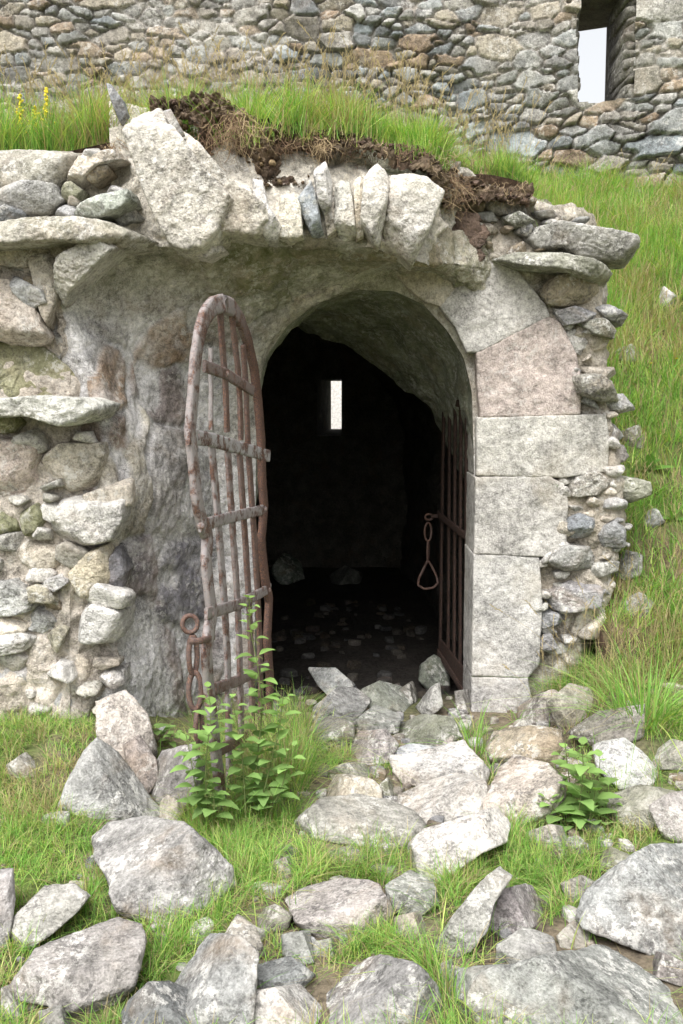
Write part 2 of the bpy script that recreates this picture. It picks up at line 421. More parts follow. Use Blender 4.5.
# passage soffit and jambs behind the door arch
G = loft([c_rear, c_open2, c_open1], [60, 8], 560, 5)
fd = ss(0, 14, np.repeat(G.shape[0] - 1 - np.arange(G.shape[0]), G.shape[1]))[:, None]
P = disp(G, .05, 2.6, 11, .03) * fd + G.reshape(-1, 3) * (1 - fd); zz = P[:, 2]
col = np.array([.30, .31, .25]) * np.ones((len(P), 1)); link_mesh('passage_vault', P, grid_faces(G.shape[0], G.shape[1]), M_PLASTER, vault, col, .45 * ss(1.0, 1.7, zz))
# plastered arch ring, deep left reveal and hood soffit
c_lip = curve([(80, 830, 3.9), (80, 735, 3.9), (78, 600, 3.9), (74, 480, 3.9), (70, 400, 3.9), (50, 350, 3.9), (40, 290, 3.9), (70, 240, 3.92), (118, 205, 3.93), (180, 205, 3.92), (243, 200, 3.94), (285, 200, 3.98), (330, 205, 4.0), (375, 210, 4.05), (430, 225, 4.2), (520, 240, 4.62), (570, 330, 4.64), (590, 420, 4.64), (590, 560, 4.64), (590, 700, 4.64), (590, 800, 4.64)])
G = loft([c_open1, c_ring, c_hood, c_lip], [34, 130, 24], 560, 5)
P0 = G.reshape(-1, 3)
n = grid_normals(G).reshape(-1, 3); tz = np.minimum(np.repeat(np.arange(G.shape[0]) / 164., G.shape[1]), 1)
q = P0 * np.array([1, 1, .8])
big = fbm(q * 2.1, 3, 60); med = fbm(q * 8 + .8 * fbm(P0 * 5, 2, 61)[:, None], 4, 63, .55); fine = fbm(P0 * 34, 3, 66)
# embedded long stones showing through the plaster
def worley(P, dens, seed, box, metric=3.0):
    r = np.random.default_rng(seed); lo, hi = box; S = r.uniform(lo, hi, (dens, 3)); wt = r.uniform(.6, 1.5, dens)
    d1 = np.full(len(P), 1e9); d2 = np.full(len(P), 1e9); idx = np.zeros(len(P), int)
    for i in range(dens):
        d = (np.abs(P - S[i]) ** metric).sum(1) ** (1 / metric) / wt[i]
        m = d < d1; d2 = np.where(m, d1, np.minimum(d2, d)); idx = np.where(m, i, idx); d1 = np.where(m, d, d1)
    return d1, d2, idx
qq = q + .05 * np.stack([fbm(q * 5, 3, 70), fbm(q * 5, 3, 71), fbm(q * 5, 3, 72)], 1)
d1, d2, idx = worley(qq * np.array([1, 1, .8]), 330, 5, ((q * np.array([1, 1, .8])).min(0), (q * np.array([1, 1, .8])).max(0)))
r_ = np.random.default_rng(8); show = r_.uniform(0, 1, 330) < .55; tone = r_.uniform(0, 1, 330)
e = d2 - d1; st = ss(.006, .03, e) * show[idx]
hgt = .05 * big + .010 * med + .007 * fine + .006 * (1 - 2 * abs(fbm(P0 * 22, 4, 68, .6))) + .014 * st * (.5 + tone[idx]) - .006 * (1 - ss(0, .02, e))
P = P0 + n * np.clip(hgt, -.07, .08)[:, None] * ss(0, .14, tz)[:, None]
pl = np.array([.59, .575, .57]); stc = np.stack([np.interp(tone, [0, .35, .55, 1], [.11, .36, .17, .42]), np.interp(tone, [0, .35, .55, 1], [.11, .245, .17, .38]), np.interp(tone, [0, .35, .55, 1], [.15, .14, .20, .30])], 1)
k = (ss(.002, .02, e + .02 * med) * show[idx] * .95)[:, None] * (.55 + .45 * ss(-.3, .3, med))[:, None]
lime = ss(.0, .45, fbm(q * np.array([11, 11, 6]), 5, 75, .65))[:, None] * .6; pl = pl * (1 - lime) + np.array([.52, .51, .52]) * lime
col = pl * (1 - k) + stc[idx] * k
over = ss(1.62, 1.95, P0[:, 2]); warm = over[:, None] * .6
col = col * (1 - warm) + np.array([.47, .43, .34]) * warm
ringm = ss(.26, .12, tz)[:, None] * ss(1.0, 1.5, P0[:, 2])[:, None]
col = col * (1 - ringm) + np.array([.46, .43, .37]) * ringm
soff = ss(.25, .4, tz) * ss(1.72, 1.9, P0[:, 2])
moss = .42 * soff + .25 * ss(.4, 0., P0[:, 2]) + .35 * ss(1.45, 1.75, P0[:, 2]) * ss(-.1, .4, fbm(P0 * 4, 3, 80))
link_mesh('plastered_reveal', P, grid_faces(G.shape[0], G.shape[1]), M_PLASTER, vault, col, np.clip(moss, 0, 1))

# left pier core, hood core, right pier core (mortar and small rubble between the stones)
def core(name, curves, steps, n, s, col=(.43, .37, .29), amp=.05, moss=0, chips=0):
    G = loft(curves, steps, n, 1); P = disp(G, amp, 4, s, amp * .5)
    nr = grid_normals(G).reshape(-1, 3)
    d1, d2, idx = worley(P + .02 * np.stack([fbm(P * 9, 2, s)] * 3, 1), 260, s, (P.min(0), P.max(0)))
    r = np.random.default_rng(s); off = r.uniform(-.3, 1, 260)
    P = P + nr * (ss(.0, .025, d2 - d1) * .03 * off[idx])[:, None]
    f = fbm(P * 3, 4, s + 1)[:, None]
    c = np.array(col) * (1 + .25 * f) * (1 + .18 * (off[idx] - .4))[:, None]
    return link_mesh(name, P, grid_faces(G.shape[0], G.shape[1]), M_MORTAR, vault, c, moss)
lft = lambda Y, x: [at(x, q, Y + (.04 if q in (300, 420) else .10 if q <= 200 else 0)) for q in (850, 700, 560, 420, 300, 240, 200, 150)]
core('left_pier_core', [lft(3.77, -620), lft(3.775, -30), lft(3.78, 70), curve([(126, 850, 3.87), (122, 735, 3.87), (116, 600, 3.87), (112, 480, 3.87), (104, 400, 3.87), (66, 305, 3.87), (112, 250, 3.88), (135, 190, 3.92), (120, 150, 4.0)])], [60, 80, 50], 320, 101, (.49, .44, .38))
core('hood_core', [curve([(118, 250, 3.88), (180, 249, 3.85), (243, 238, 3.86), (285, 238, 3.90), (330, 241, 3.94), (375, 249, 3.97), (425, 264, 4.06), (452, 278, 4.56)]),
                   curve([(112, 190, 3.94), (165, 190, 3.88), (235, 195, 3.88), (285, 200, 3.93), (330, 200, 3.97), (375, 200, 4.00), (430, 205, 4.08), (462, 225, 4.58)]),
                   curve([(112, 110, 4.1), (165, 115, 4.08), (235, 125, 4.12), (285, 130, 4.16), (330, 134, 4.18), (375, 142, 4.2), (430, 160, 4.28), (474, 175, 4.62)])], [70, 40], 360, 103, (.55, .51, .44))
core('right_pier_core', [curve([(430, 172, 4.52), (425, 262, 4.42), (470, 300, 4.54), (520, 400, 4.56), (520, 560, 4.56), (505, 680, 4.56), (500, 800, 4.56)]),
                         curve([(535, 196, 4.52), (585, 262, 4.48), (597, 330, 4.46), (606, 400, 4.46), (616, 480, 4.45), (612, 560, 4.45), (575, 640, 4.47), (560, 800, 4.5)]),
                         [(1.22, 5.2, 2.35), (1.30, 5.1, 1.9), (1.30, 5.1, 1.3), (1.34, 5.1, .9), (1.34, 5.1, .4), (1.34, 5.1, -.2)],
                         [(1.22, 7.4, 2.7), (1.30, 7.4, 1.9), (1.30, 7.4, 1.3), (1.34, 7.4, .9), (1.34, 7.4, .4), (1.34, 7.4, -.2)]], [80, 20, 20], 300, 105, (.40, .36, .30))

# ---- hand placed stones of the masonry
PALE = (.52, .50, .47); GREY = (.38, .375, .375); WARM = (.48, .43, .365); BLUE = (.33, .35, .36); BROWN = (.33, .27, .20); OLIVE = (.29, .28, .19); WHITE = (.58, .56, .53); PINK = (.44, .38, .36); DARK = (.17, .175, .18)
left_stones = [  # polygon, Y, T0, colour, moss, extra
    ([(43, 535), (50, 512), (60, 500), (85, 495), (124, 497), (122, 520), (112, 540), (80, 548), (55, 547)], 3.84, .10, PALE, .1, dict(p=7)),
    ([(10, 545), (20, 537), (45, 540), (68, 548), (72, 562), (55, 572), (30, 568), (12, 558)], 3.86, .08, WARM, .1, dict(p=6)),
    ([(66, 575), (80, 556), (108, 545), (112, 560), (110, 590), (95, 598), (72, 595)], 3.84, .09, (.50, .45, .35), .15, dict(p=9)),
    ([(110, 546), (118, 550), (126, 572), (121, 590), (110, 593)], 3.86, .07, DARK, 0, dict(p=12)),
    ([(72, 615), (80, 605), (120, 602), (126, 615), (126, 637), (115, 645), (90, 648), (75, 640)], 3.84, .09, PALE, .1, dict(p=8)),
    ([(97, 680), (105, 670), (122, 672), (124, 685), (112, 690), (100, 688)], 3.86, .07, WHITE, 0, dict(p=12)),
    ([(-30, 586), (15, 580), (41, 600), (30, 611), (0, 617), (-30, 618)], 3.84, .09, GREY, 0, dict(p=12, strata=1)),
    ([(35, 588), (50, 578), (70, 572), (71, 581), (55, 592), (38, 595)], 3.84, .08, GREY, 0, dict(p=12)),
    ([(-30, 634), (12, 630), (41, 643), (22, 652), (-30, 660)], 3.83, .10, PALE, 0, dict(p=12, strata=1)),
    ([(24, 622), (38, 605), (55, 615), (63, 628), (45, 633), (28, 630)], 3.86, .07, GREY, 0, dict(p=12)),
    ([(40, 595), (52, 592), (66, 606), (60, 616), (48, 612)], 3.86, .07, BROWN, 0, dict(p=10)),
    ([(-60, 402), (40, 396), (85, 398), (104, 404), (98, 420), (60, 426), (28, 416), (-60, 420)], 3.78, .17, WHITE, .25, dict(p=10, strata=1)),
    ([(36, 455), (52, 444), (104, 443), (108, 468), (105, 490), (70, 493), (52, 486), (38, 478)], 3.87, .08, WARM, .05, dict(p=9)),
    ([(-60, 436), (18, 434), (38, 450), (36, 475), (45, 490), (25, 500), (-60, 503)], 3.86, .10, WARM, .1, dict(p=9)),
    ([(-8, 420), (10, 413), (19, 423), (12, 433), (-8, 434)], 3.82, .08, OLIVE, .5, dict(p=6)),
    ([(19, 512), (36, 503), (46, 515), (42, 533), (24, 537)], 3.810, .05, OLIVE, .5, dict(p=6)),
    ([(-40, 508), (12, 510), (17, 533), (-40, 545)], 3.810, .06, OLIVE, .45, dict(p=7)),
    ([(-60, 340), (40, 345), (72, 372), (82, 396), (40, 402), (-60, 402)], 3.883, .07, OLIVE, .35, dict(p=8, strata=1)),
    ([(-60, 268), (6, 278), (32, 305), (46, 335), (34, 347), (-20, 338), (-60, 338)], 3.82, .12, WARM, 0, dict(p=9, strata=1)),
    ([(2, 270), (42, 290), (46, 302), (30, 309), (12, 292)], 3.78, .07, GREY, 0, dict(p=12)),
    ([(28, 258), (52, 250), (60, 275), (56, 300), (46, 330), (38, 300)], 3.82, .08, WARM, 0, dict(p=9)),
    ([(50, 285), (58, 258), (88, 241), (119, 232), (125, 238), (110, 253), (88, 273), (68, 292), (58, 305)], 3.78, .13, PALE, .05, dict(p=12, strata=1)),
    ([(-60, 224), (40, 215), (110, 217), (150, 228), (152, 240), (120, 246), (60, 242), (-60, 250)], 3.78, .18, (.43, .40, .35), .25, dict(p=12, strata=1)),
    ([(-60, 154), (30, 147), (72, 147), (80, 160), (62, 180), (44, 200), (-60, 205)], 3.92, .12, (.38, .36, .32), .2, dict(p=9)),
    ([(-20, 190), (18, 179), (50, 182), (60, 198), (45, 212), (-20, 214)], 3.84, .10, GREY, .2, dict(p=8)),
    ([(68, 208), (98, 195), (129, 190), (133, 200), (116, 213), (95, 217), (72, 213)], 3.78, .10, (.36, .38, .34), .1, dict(p=13)),
    ([(57, 186), (69, 180), (81, 188), (77, 198), (61, 200)], 3.84, .06, (.38, .37, .28), .4, dict(p=6)),
    ([(64, 180), (80, 157), (116, 148), (124, 158), (96, 166), (76, 186)], 3.88, .09, WARM, .1, dict(p=12)),
    ([(-20, 213), (8, 205), (25, 210), (20, 219), (-20, 223)], 3.80, .06, DARK, 0, dict(p=9)),
    ([(52, 250), (20, 246), (-30, 252), (-30, 262), (20, 268), (45, 266)], 3.84, .08, WARM, .1, dict(p=10)),
    ([(60, 655), (88, 652), (96, 672), (80, 690), (58, 684)], 3.88, .06, WARM, 0, dict(p=8)),
    ([(36, 690), (70, 695), (78, 720), (56, 738), (38, 725)], 3.86, .07, GREY, .1, dict(p=8)),
    ([(-30, 668), (24, 664), (50, 676), (46, 692), (-30, 700)], 3.86, .08, GREY, 0, dict(p=11, strata=1)),
    ([(-40, 705), (10, 702), (34, 712), (30, 735), (-40, 745)], 3.86, .08, PALE, .1, dict(p=8)),
]
hood_stones = [
    ([(118, 97), (154, 98), (166, 116), (200, 165), (232, 198), (250, 226), (228, 238), (212, 243), (190, 253), (170, 243), (154, 212), (138, 168), (121, 126)], 3.84, .15, (.50, .47, .41), .0, dict(p=14, sub=6, rough=1.0, nf=12)),
    ([(168, 112), (198, 142), (226, 176), (262, 203), (270, 222), (262, 238), (236, 234), (214, 232), (190, 200)], 3.86, .13, (.50, .46, .40), .05, dict(p=10, sub=6)),
    ([(252, 176), (262, 180), (268, 205), (281, 224), (275, 239), (265, 238), (257, 225), (254, 200)], 3.86, .10, WHITE, 0, dict(p=14)),
    ([(278, 200), (296, 196), (304, 220), (300, 238), (284, 238)], 3.93, .06, WARM, 0, dict(p=8)),
    ([(296, 200), (311, 182), (318, 200), (321, 225), (326, 238), (314, 239), (302, 215)], 3.92, .10, BLUE, 0, dict(p=14)),
    ([(313, 170), (325, 158), (332, 180), (331, 205), (325, 216), (318, 200)], 3.90, .10, PALE, 0, dict(p=14)),
    ([(335, 182), (350, 175), (353, 200), (356, 235), (342, 241), (334, 225)], 3.95, .09, PALE, 0, dict(p=11)),
    ([(364, 180), (378, 158), (391, 168), (388, 200), (380, 245), (360, 238), (361, 212)], 3.95, .11, (.52, .49, .44), 0, dict(p=14)),
    ([(391, 170), (424, 176), (443, 194), (431, 225), (413, 264), (399, 251), (382, 244), (386, 206)], 4.00, .12, (.50, .47, .42), 0, dict(p=14)),
    ([(279, 196), (292, 188), (300, 205), (303, 236), (290, 241), (279, 236)], 3.90, .08, (.52, .48, .41), 0, dict(p=12)),
    ([(322, 200), (334, 192), (338, 236), (328, 241)], 3.94, .07, (.50, .45, .38), 0, dict(p=12)),
    ([(353, 178), (362, 172), (364, 236), (356, 240)], 3.95, .06, (.48, .43, .35), 0, dict(p=12)),
    ([(232, 176), (250, 186), (258, 212), (262, 234), (246, 232), (234, 212)], 3.85, .09, (.53, .50, .44), 0, dict(p=10)),
    ([(190, 240), (215, 238), (224, 248), (206, 257), (188, 254)], 3.84, .08, (.55, .54, .50), 0, dict(p=12)),
]
for lst, nm in ((left_stones, 'facing_stone'), (hood_stones, 'voussoir')):
    for i, (poly, Y, T0, c, mo, kw) in enumerate(lst):
        k = dict(sub=5, seed=i + 11 * len(lst)); k.update(kw)
        V, T = wall_stone(poly, Y, T0, .12, **k)
        hue = 1 + .012 * np.random.default_rng(i).normal(size=3)
        link_mesh(nm, V, T, M_LIME, vault, np.array(c) * hue, mo)
V, T = wall_stone([(104, 80), (111, 84), (122, 99), (126, 112), (119, 122), (112, 103)], 3.90, .03, .05, sub=4, p=12, rough=.5)
o = link_mesh('slate_fin', V, T, M_STONE, vault, (.27, .28, .29), 0); o['label'] = 'dark slate fin standing up from the vault edge'
V, T = wall_stone([(162, 110), (170, 108), (183, 132), (176, 135)], 3.74, .02, .04, sub=4, p=12, rough=.4)
link_mesh('slate_chip', V, T, M_STONE, vault, (.42, .42, .42), 0)

right_blocks = [
    ([(440, 308), (470, 271), (505, 262), (541, 305), (546, 317), (510, 335), (477, 352), (466, 352), (455, 327)], (.47, .45, .42), 'voussoir'),
    ([(394, 273), (424, 262), (470, 270), (440, 307), (425, 303), (408, 290)], (.50, .45, .37), 'voussoir'),
    ([(476, 354), (545, 319), (558, 325), (572, 355), (578, 385), (576, 413), (545, 415), (480, 416), (477, 385)], (.44, .375, .34), 'voussoir'),
    ([(477, 418), (601, 415), (604, 440), (602, 470), (560, 476), (477, 474)], (.47, .45, .41), 'jamb_stone'),
    ([(475, 477), (545, 476), (560, 484), (564, 500), (562, 545), (550, 554), (474, 551)], (.45, .43, .40), 'jamb_stone'),
    ([(473, 554), (536, 557), (539, 600), (536, 660), (525, 673), (471, 671)], (.45, .435, .41), 'jamb_stone'),
    ([(471, 675), (525, 676), (529, 700), (526, 735), (520, 765), (480, 765), (470, 735)], (.40, .385, .37), 'jamb_stone'),
]
for i, (poly, c, nm) in enumerate(right_blocks):
    V, T = wall_stone(poly, 4.62, .20, .12, sub=6, p=30, nf=0, rough=.24, seed=300 + i)
    f = fbm(V * 14, 4, 90 + i)[:, None]; V[:, 1] += (.006 * f[:, 0])
    link_mesh(nm, V, T, M_BLOCK, vault, np.array(c) * (1 + .12 * f), 0)

right_stones = [
    ([(530, 236), (540, 225), (560, 221), (600, 229), (642, 236), (644, 261), (610, 260), (580, 255), (562, 244), (545, 248)], 4.46, .16, (.40, .39, .355), .05, 15, 'capping_slab'),
    ([(492, 256), (520, 251), (560, 254), (600, 261), (618, 270), (617, 283), (598, 281), (570, 271), (520, 266)], 4.40, .16, (.38, .37, .32), .2, 14, 'capping_slab'),
    ([(478, 196), (500, 189), (525, 200), (529, 216), (500, 214), (484, 208)], 4.50, .08, (.38, .36, .33), .1, 12, 'capping_slab'),
    ([(504, 215), (520, 211), (536, 220), (525, 226), (507, 224)], 4.44, .08, (.30, .32, .27), .3, 12, 'capping_slab'),
    ([(540, 290), (553, 276), (575, 271), (595, 275), (603, 290), (595, 300), (570, 306), (550, 303)], 4.46, .11, (.42, .36, .27), .1, 8, 'facing_stone'),
    ([(556, 311), (575, 306), (599, 312), (590, 321), (565, 325)], 4.46, .10, GREY, 0, 13, 'facing_stone'),
    ([(580, 322), (605, 317), (618, 330), (616, 338), (594, 334)], 4.44, .10, (.30, .295, .27), .1, 15, 'facing_stone'),
    ([(588, 302), (610, 304), (629, 315), (625, 325), (605, 317)], 4.50, .10, GREY, 0, 13, 'facing_stone'),
    ([(561, 328), (580, 330), (593, 345), (589, 358), (572, 352)], 4.50, .08, PALE, 0, 12, 'facing_stone'),
    ([(575, 376), (600, 372), (612, 380), (624, 401), (600, 401), (580, 393)], 4.44, .12, (.40, .375, .33), 0, 13, 'facing_stone'),
    ([(598, 396), (625, 394), (639, 410), (615, 415)], 4.56, .12, GREY, .1, 12, 'facing_stone'),
    ([(592, 428), (615, 424), (628, 437), (605, 447)], 4.56, .10, GREY, .1, 12, 'facing_stone'),
    ([(612, 492), (628, 478), (649, 482), (650, 499), (630, 505)], 4.54, .12, (.38, .37, .31), .25, 10, 'facing_stone'),
    ([(604, 440), (626, 446), (632, 460), (606, 466)], 4.54, .10, (.36, .35, .31), .1, 12, 'facing_stone'),
    ([(545, 598), (575, 580), (602, 585), (600, 606), (570, 612), (548, 612)], 4.48, .12, GREY, 0, 13, 'facing_stone'),
    ([(545, 565), (560, 545), (590, 548), (600, 566), (575, 575)], 4.48, .11, (.42, .41, .38), 0, 13, 'facing_stone'),
    ([(538, 612), (567, 612), (568, 628), (541, 630)], 4.50, .10, GREY, 0, 14, 'facing_stone'),
    ([(540, 634), (556, 633), (556, 654), (541, 656)], 4.50, .10, GREY, 0, 14, 'facing_stone'),
    ([(566, 520), (585, 512), (598, 522), (590, 538), (570, 540)], 4.48, .10, BLUE, 0, 13, 'facing_stone'),
    ([(598, 530), (618, 520), (632, 532), (624, 548), (602, 548)], 4.48, .12, GREY, 0, 13, 'facing_stone'),
    ([(566, 480), (596, 470), (618, 478), (608, 492), (572, 498)], 4.50, .10, (.42, .40, .36), 0, 13, 'facing_stone'),
    ([(430, 215), (470, 210), (492, 228), (486, 252), (468, 268), (436, 262)], 4.42, .05, (.47, .42, .34), 0, 6, 'mortar_bed'),
]
for i, (poly, Y, T0, c, mo, p, nm) in enumerate(right_stones):
    V, T = wall_stone(poly, Y, T0, .16, sub=5, p=p, nf=9, seed=500 + i, strata=.7)
    link_mesh(nm, V, T, M_STONE, vault, np.array(c) * (1 + .012 * np.random.default_rng(i).normal(size=3)), mo)

def inside_poly(P, x, y):
    a = P; b = np.roll(P, -1, 0); r = np.zeros(len(x), bool)
    for (x0, y0), (x1, y1) in zip(a, b):
        cnd = ((y0 > y) != (y1 > y)) & (x < (x1 - x0) * (y - y0) / (y1 - y0 + 1e-9) + x0); r ^= cnd
    return r
AVOID = [np.array(q[0], float) for q in left_stones + hood_stones[:4] + right_stones[:-1] + right_blocks]
# small rubble fill: many little stones in one mesh per pier
def fill(name, region, n, Yf, seed, smin_, smax_, cols, mossf=.1, mat=M_LIME, tilt=.3, T=.05):
    r = np.random.default_rng(seed); mb = MB(); reg = np.array(region, float); placed = []
    def inside(x, y):
        a = reg; b = np.roll(reg, -1, 0); c = ((a[:, 1] > y) != (b[:, 1] > y)) & (x < (b[:, 0] - a[:, 0]) * (y - a[:, 1]) / (b[:, 1] - a[:, 1] + 1e-9) + a[:, 0]); return c.sum() % 2
    tries = 0
    while len(placed) < n and tries < n * 30:
        tries += 1
        x = r.uniform(reg[:, 0].min(), reg[:, 0].max()); y = r.uniform(reg[:, 1].min(), reg[:, 1].max())
        if not inside(x, y): continue
        if any(a_[:, 0].min() < x < a_[:, 0].max() and a_[:, 1].min() < y < a_[:, 1].max() and inside_poly(a_, np.array([x]), np.array([y]))[0] for a_ in AVOID): continue
        w = r.uniform(smin_, smax_) * (1 if r.random() < .7 else 1.5); h = w * r.uniform(.35, .75)
        if any(abs(x - a) < (w + b) * .42 and abs(y - c_) < (h + d) * .42 for a, c_, b, d in placed): continue
        placed.append((x, y, w, h)); k = r.integers(5, 8); an = np.sort(r.uniform(0, 2 * PI, k) * .3 + np.arange(k) / k * 2 * PI)
        ro = r.normal() * tilt; px = np.cos(an) * w / 2; py = np.sin(an) * h / 2
        poly = [(x + a * math.cos(ro) - b * math.sin(ro), y + a * math.sin(ro) + b * math.cos(ro)) for a, b in zip(px, py)]
        Y = Yf(x, y)
        V, Tt = wall_stone(poly, Y + r.uniform(-.02, .02), T * r.uniform(.8, 1.6), T * 1.4, sub=3, p=14, nf=8, fk=.6, seed=int(r.integers(1e6)))
        mb.add(V, Tt, np.array(cols[r.integers(len(cols))]) * r.uniform(.85, 1.15), mossf * r.uniform(0, 2))
    return mb.build(name, mat, vault)
fill('rubble_fill', [(548, 300), (600, 330), (612, 410), (622, 470), (632, 545), (600, 620), (545, 668), (538, 560), (565, 540), (566, 480), (605, 470), (605, 410), (580, 410), (575, 350)], 150, lambda x, y: 4.47, 41, 12, 34, [GREY, PALE, (.42, .41, .39), WARM, (.38, .37, .34)], .08, M_LIME, .3, .06)
fill('rubble_fill', [(-200, 430), (100, 430), (112, 500), (110, 600), (115, 730), (-200, 760)], 95, lambda x, y: 3.81, 42, 20, 50, [WARM, PALE, PALE, (.42, .40, .36), (.40, .37, .29)], .12, M_LIME, .15, .045)
fill('rubble_fill', [(-300, 155), (100, 150), (130, 215), (40, 330), (-300, 400)], 120, lambda x, y: 3.86, 43, 16, 40, [WARM, PALE, GREY, BROWN], .12, M_LIME, .2, .06)
fill('rubble_fill', [(470, 200), (540, 200), (600, 225), (610, 262), (495, 262)], 46, lambda x, y: 4.46, 44, 12, 30, [WARM, GREY, BROWN], .15, M_STONE, .2, .06)
fill('rubble_fill', [(-900, 160), (-60, 155), (-60, 760), (-900, 780)], 150, lambda x, y: 3.80, 45, 40, 90, [WARM, PALE, GREY, OLIVE], .12, M_LIME, .12, .09)
fill('rubble_fill', [(170, 185), (250, 200), (300, 200), (395, 190), (390, 235), (240, 232), (205, 225)], 55, lambda x, y: 3.96 + (x - 240) * .0006, 46, 9, 20, [WARM, PALE, (.46, .41, .32)], 0, M_LIME, 1.4, .05)

# ------------------------------------------------------------------ SOIL OVERHANG + ROOTS
top = [(150, 98), (180, 96), (205, 92), (230, 101), (250, 113), (272, 125), (300, 122), (330, 126), (360, 131), (400, 143), (430, 152), (455, 168), (480, 178), (510, 186), (532, 192)]
bot = [(176, 118), (192, 128), (205, 150), (222, 178), (248, 192), (275, 184), (300, 184), (325, 156), (350, 150), (392, 157), (430, 176), (452, 205), (470, 200), (500, 196), (530, 199)]
mb = MB(); r = np.random.default_rng(3)
tx = np.array(top, float); bx = np.array(bot, float)
def soilY(x): return float(np.interp(x, [100, 200, 350, 430, 460, 540], [3.94, 3.92, 4.02, 4.12, 4.36, 4.46]))
for i in range(420):
    x = r.uniform(152, 532); y0 = np.interp(x, tx[:, 0], tx[:, 1]); y1 = np.interp(x, bx[:, 0], bx[:, 1]); f = r.beta(1.0, 1.35); y = y0 + (y1 - y0) * f + 3
    hole = max(math.exp(-((x - 228) / 26) ** 2 - ((y - 160) / 26) ** 2), math.exp(-((x - 298) / 22) ** 2 - ((y - 160) / 18) ** 2), .7 * math.exp(-((x - 410) / 18) ** 2 - ((y - 172) / 10) ** 2))
    w = r.choice([1.3, 2.2, 4], p=[.5, .35, .15]) * r.uniform(.7, 1.3)
    k = 6; an = np.arange(k) / k * 2 * PI; rr = w * r.uniform(.5, 1, k)
    poly = [(x + math.cos(a) * q, y + math.sin(a) * q * .8) for a, q in zip(an, rr)]
    Y = soilY(x) - .04 * f + .16 * hole + r.uniform(-.04, .03)
    V, T = wall_stone(poly, Y, .012 + .02 * r.random(), .03, sub=3, p=18, nf=8, rough=3.0, fk=.5, seed=i)
    base = np.array([.14, .095, .072]) if r.random() < .55 else np.array([.20, .145, .10])
    if x < 340 and f > .5 and r.random() < .5: base = np.array([.27, .20, .115])
    mb.add(V, T, base * r.uniform(.7, 1.25), .15 * (r.random() < .2))
GS = loft([[at(a, b, soilY(a) + .03) for a, b in top], [at(a, b + .45 * (dd - b), soilY(a) + .00) for (a, b), dd in zip(top, np.interp(tx[:, 0], bx[:, 0], bx[:, 1]))], [at(a, b, soilY(a) - .04) for a, b in bot]], [70, 60], 520, 2)
GP = GS.reshape(-1, 3); gn_ = grid_normals(GS).reshape(-1, 3); gx_, gy_ = proj(GP)
hol = np.maximum(np.exp(-((gx_ - 228) / 26) ** 2 - ((gy_ - 160) / 26) ** 2), np.exp(-((gx_ - 298) / 22) ** 2 - ((gy_ - 160) / 18) ** 2))
GP = GP + gn_ * (.05 * fbm(GP * 9, 3, 301) + .035 * (1 - 2 * abs(fbm(GP * 16, 4, 302, .7))) + .028 * fbm(GP * 55, 4, 303, .7))[:, None] + EY * (.17 * hol - .03)[:, None]
k_ = ss(-.2, .2, fbm(GP * 8, 3, 304))[:, None]
mb.add(GP, grid_faces(GS.shape[0], GS.shape[1]), np.array([.13, .088, .066]) * k_ + np.array([.25, .185, .13]) * (1 - k_), .1)
for i in range(46):   # soil smeared on the mortar right of the hood
    x = r.normal(457, 13); y = r.normal(238, 14); w = r.uniform(8, 20)
    poly = [(x + math.cos(a) * w * .6, y + math.sin(a) * w * .5) for a in np.arange(6) / 6 * 2 * PI]
    V, T = wall_stone(poly, 4.385, .022, .05, sub=4, p=3, nf=2, rough=4.5, seed=i + 2000)
    mb.add(V, T, np.array([.16, .115, .09]) * r.uniform(.8, 1.2))
o = mb.build('soil_overhang', M_SOIL, None, origin=at(340, 180, 4.0)); tag(o, 'dark crumbling soil and torn turf hanging over the vault front', 'soil', kind='stuff')

# strands: ribbons or thin tubes along polylines
def strand(mb, pts, r0, r1, col, k=4, moss=0):
    pts = np.asarray(pts, float); n = len(pts); t = np.gradient(pts, axis=0); t /= np.linalg.norm(t, axis=1)[:, None] + 1e-9
    a = np.cross(t, [.3, .9, .2]); a /= np.linalg.norm(a, axis=1)[:, None] + 1e-9; b = np.cross(t, a)
    rad = np.linspace(r0, r1, n); an = np.arange(k) / k * 2 * PI
    V = (pts[:, None] + rad[:, None, None] * (np.cos(an)[None, :, None] * a[:, None] + np.sin(an)[None, :, None] * b[:, None])).reshape(-1, 3)
    i = np.arange(n - 1)[:, None] * k; j = np.arange(k)[None]; jn = (j + 1) % k
    Q = np.stack([i + j, i + jn, i + k + jn, i + k + j], -1).reshape(-1, 4)
    mb.add(V, Q, col, moss)
mb = MB()
def root_cluster(x, y, n, sx, ly, Y, cols):
    for i in range(n):
        p = at(x + r.normal() * sx, y + r.normal() * 5, Y + r.uniform(-.03, .03)); m = r.integers(6, 11); L_ = ly * r.uniform(.4, 1.2) / 240
        d = np.array([r.normal() * .6, -.25 + r.normal() * .3, -1]); pts = [p]
        for q in range(m):
            d = d + r.normal(size=3) * .55; d[2] -= .12; d /= np.linalg.norm(d); p = p + d * L_ / m; pts.append(p)
        c = np.array(cols[r.integers(len(cols))]) * r.uniform(.8, 1.2)
        strand(mb, pts, r.uniform(.0007, .0017), .0004, c, 3)
STRAW = (.42, .32, .19); RT2 = (.22, .14, .09)
root_cluster(238, 120, 80, 9, 40, 3.84, [STRAW, STRAW, RT2]); root_cluster(215, 130, 70, 14, 45, 3.88, [RT2, STRAW])
root_cluster(322, 146, 40, 5, 22, 3.93, [STRAW]); root_cluster(450, 178, 110, 8, 48, 4.28, [RT2, STRAW, (.3, .2, .12)])
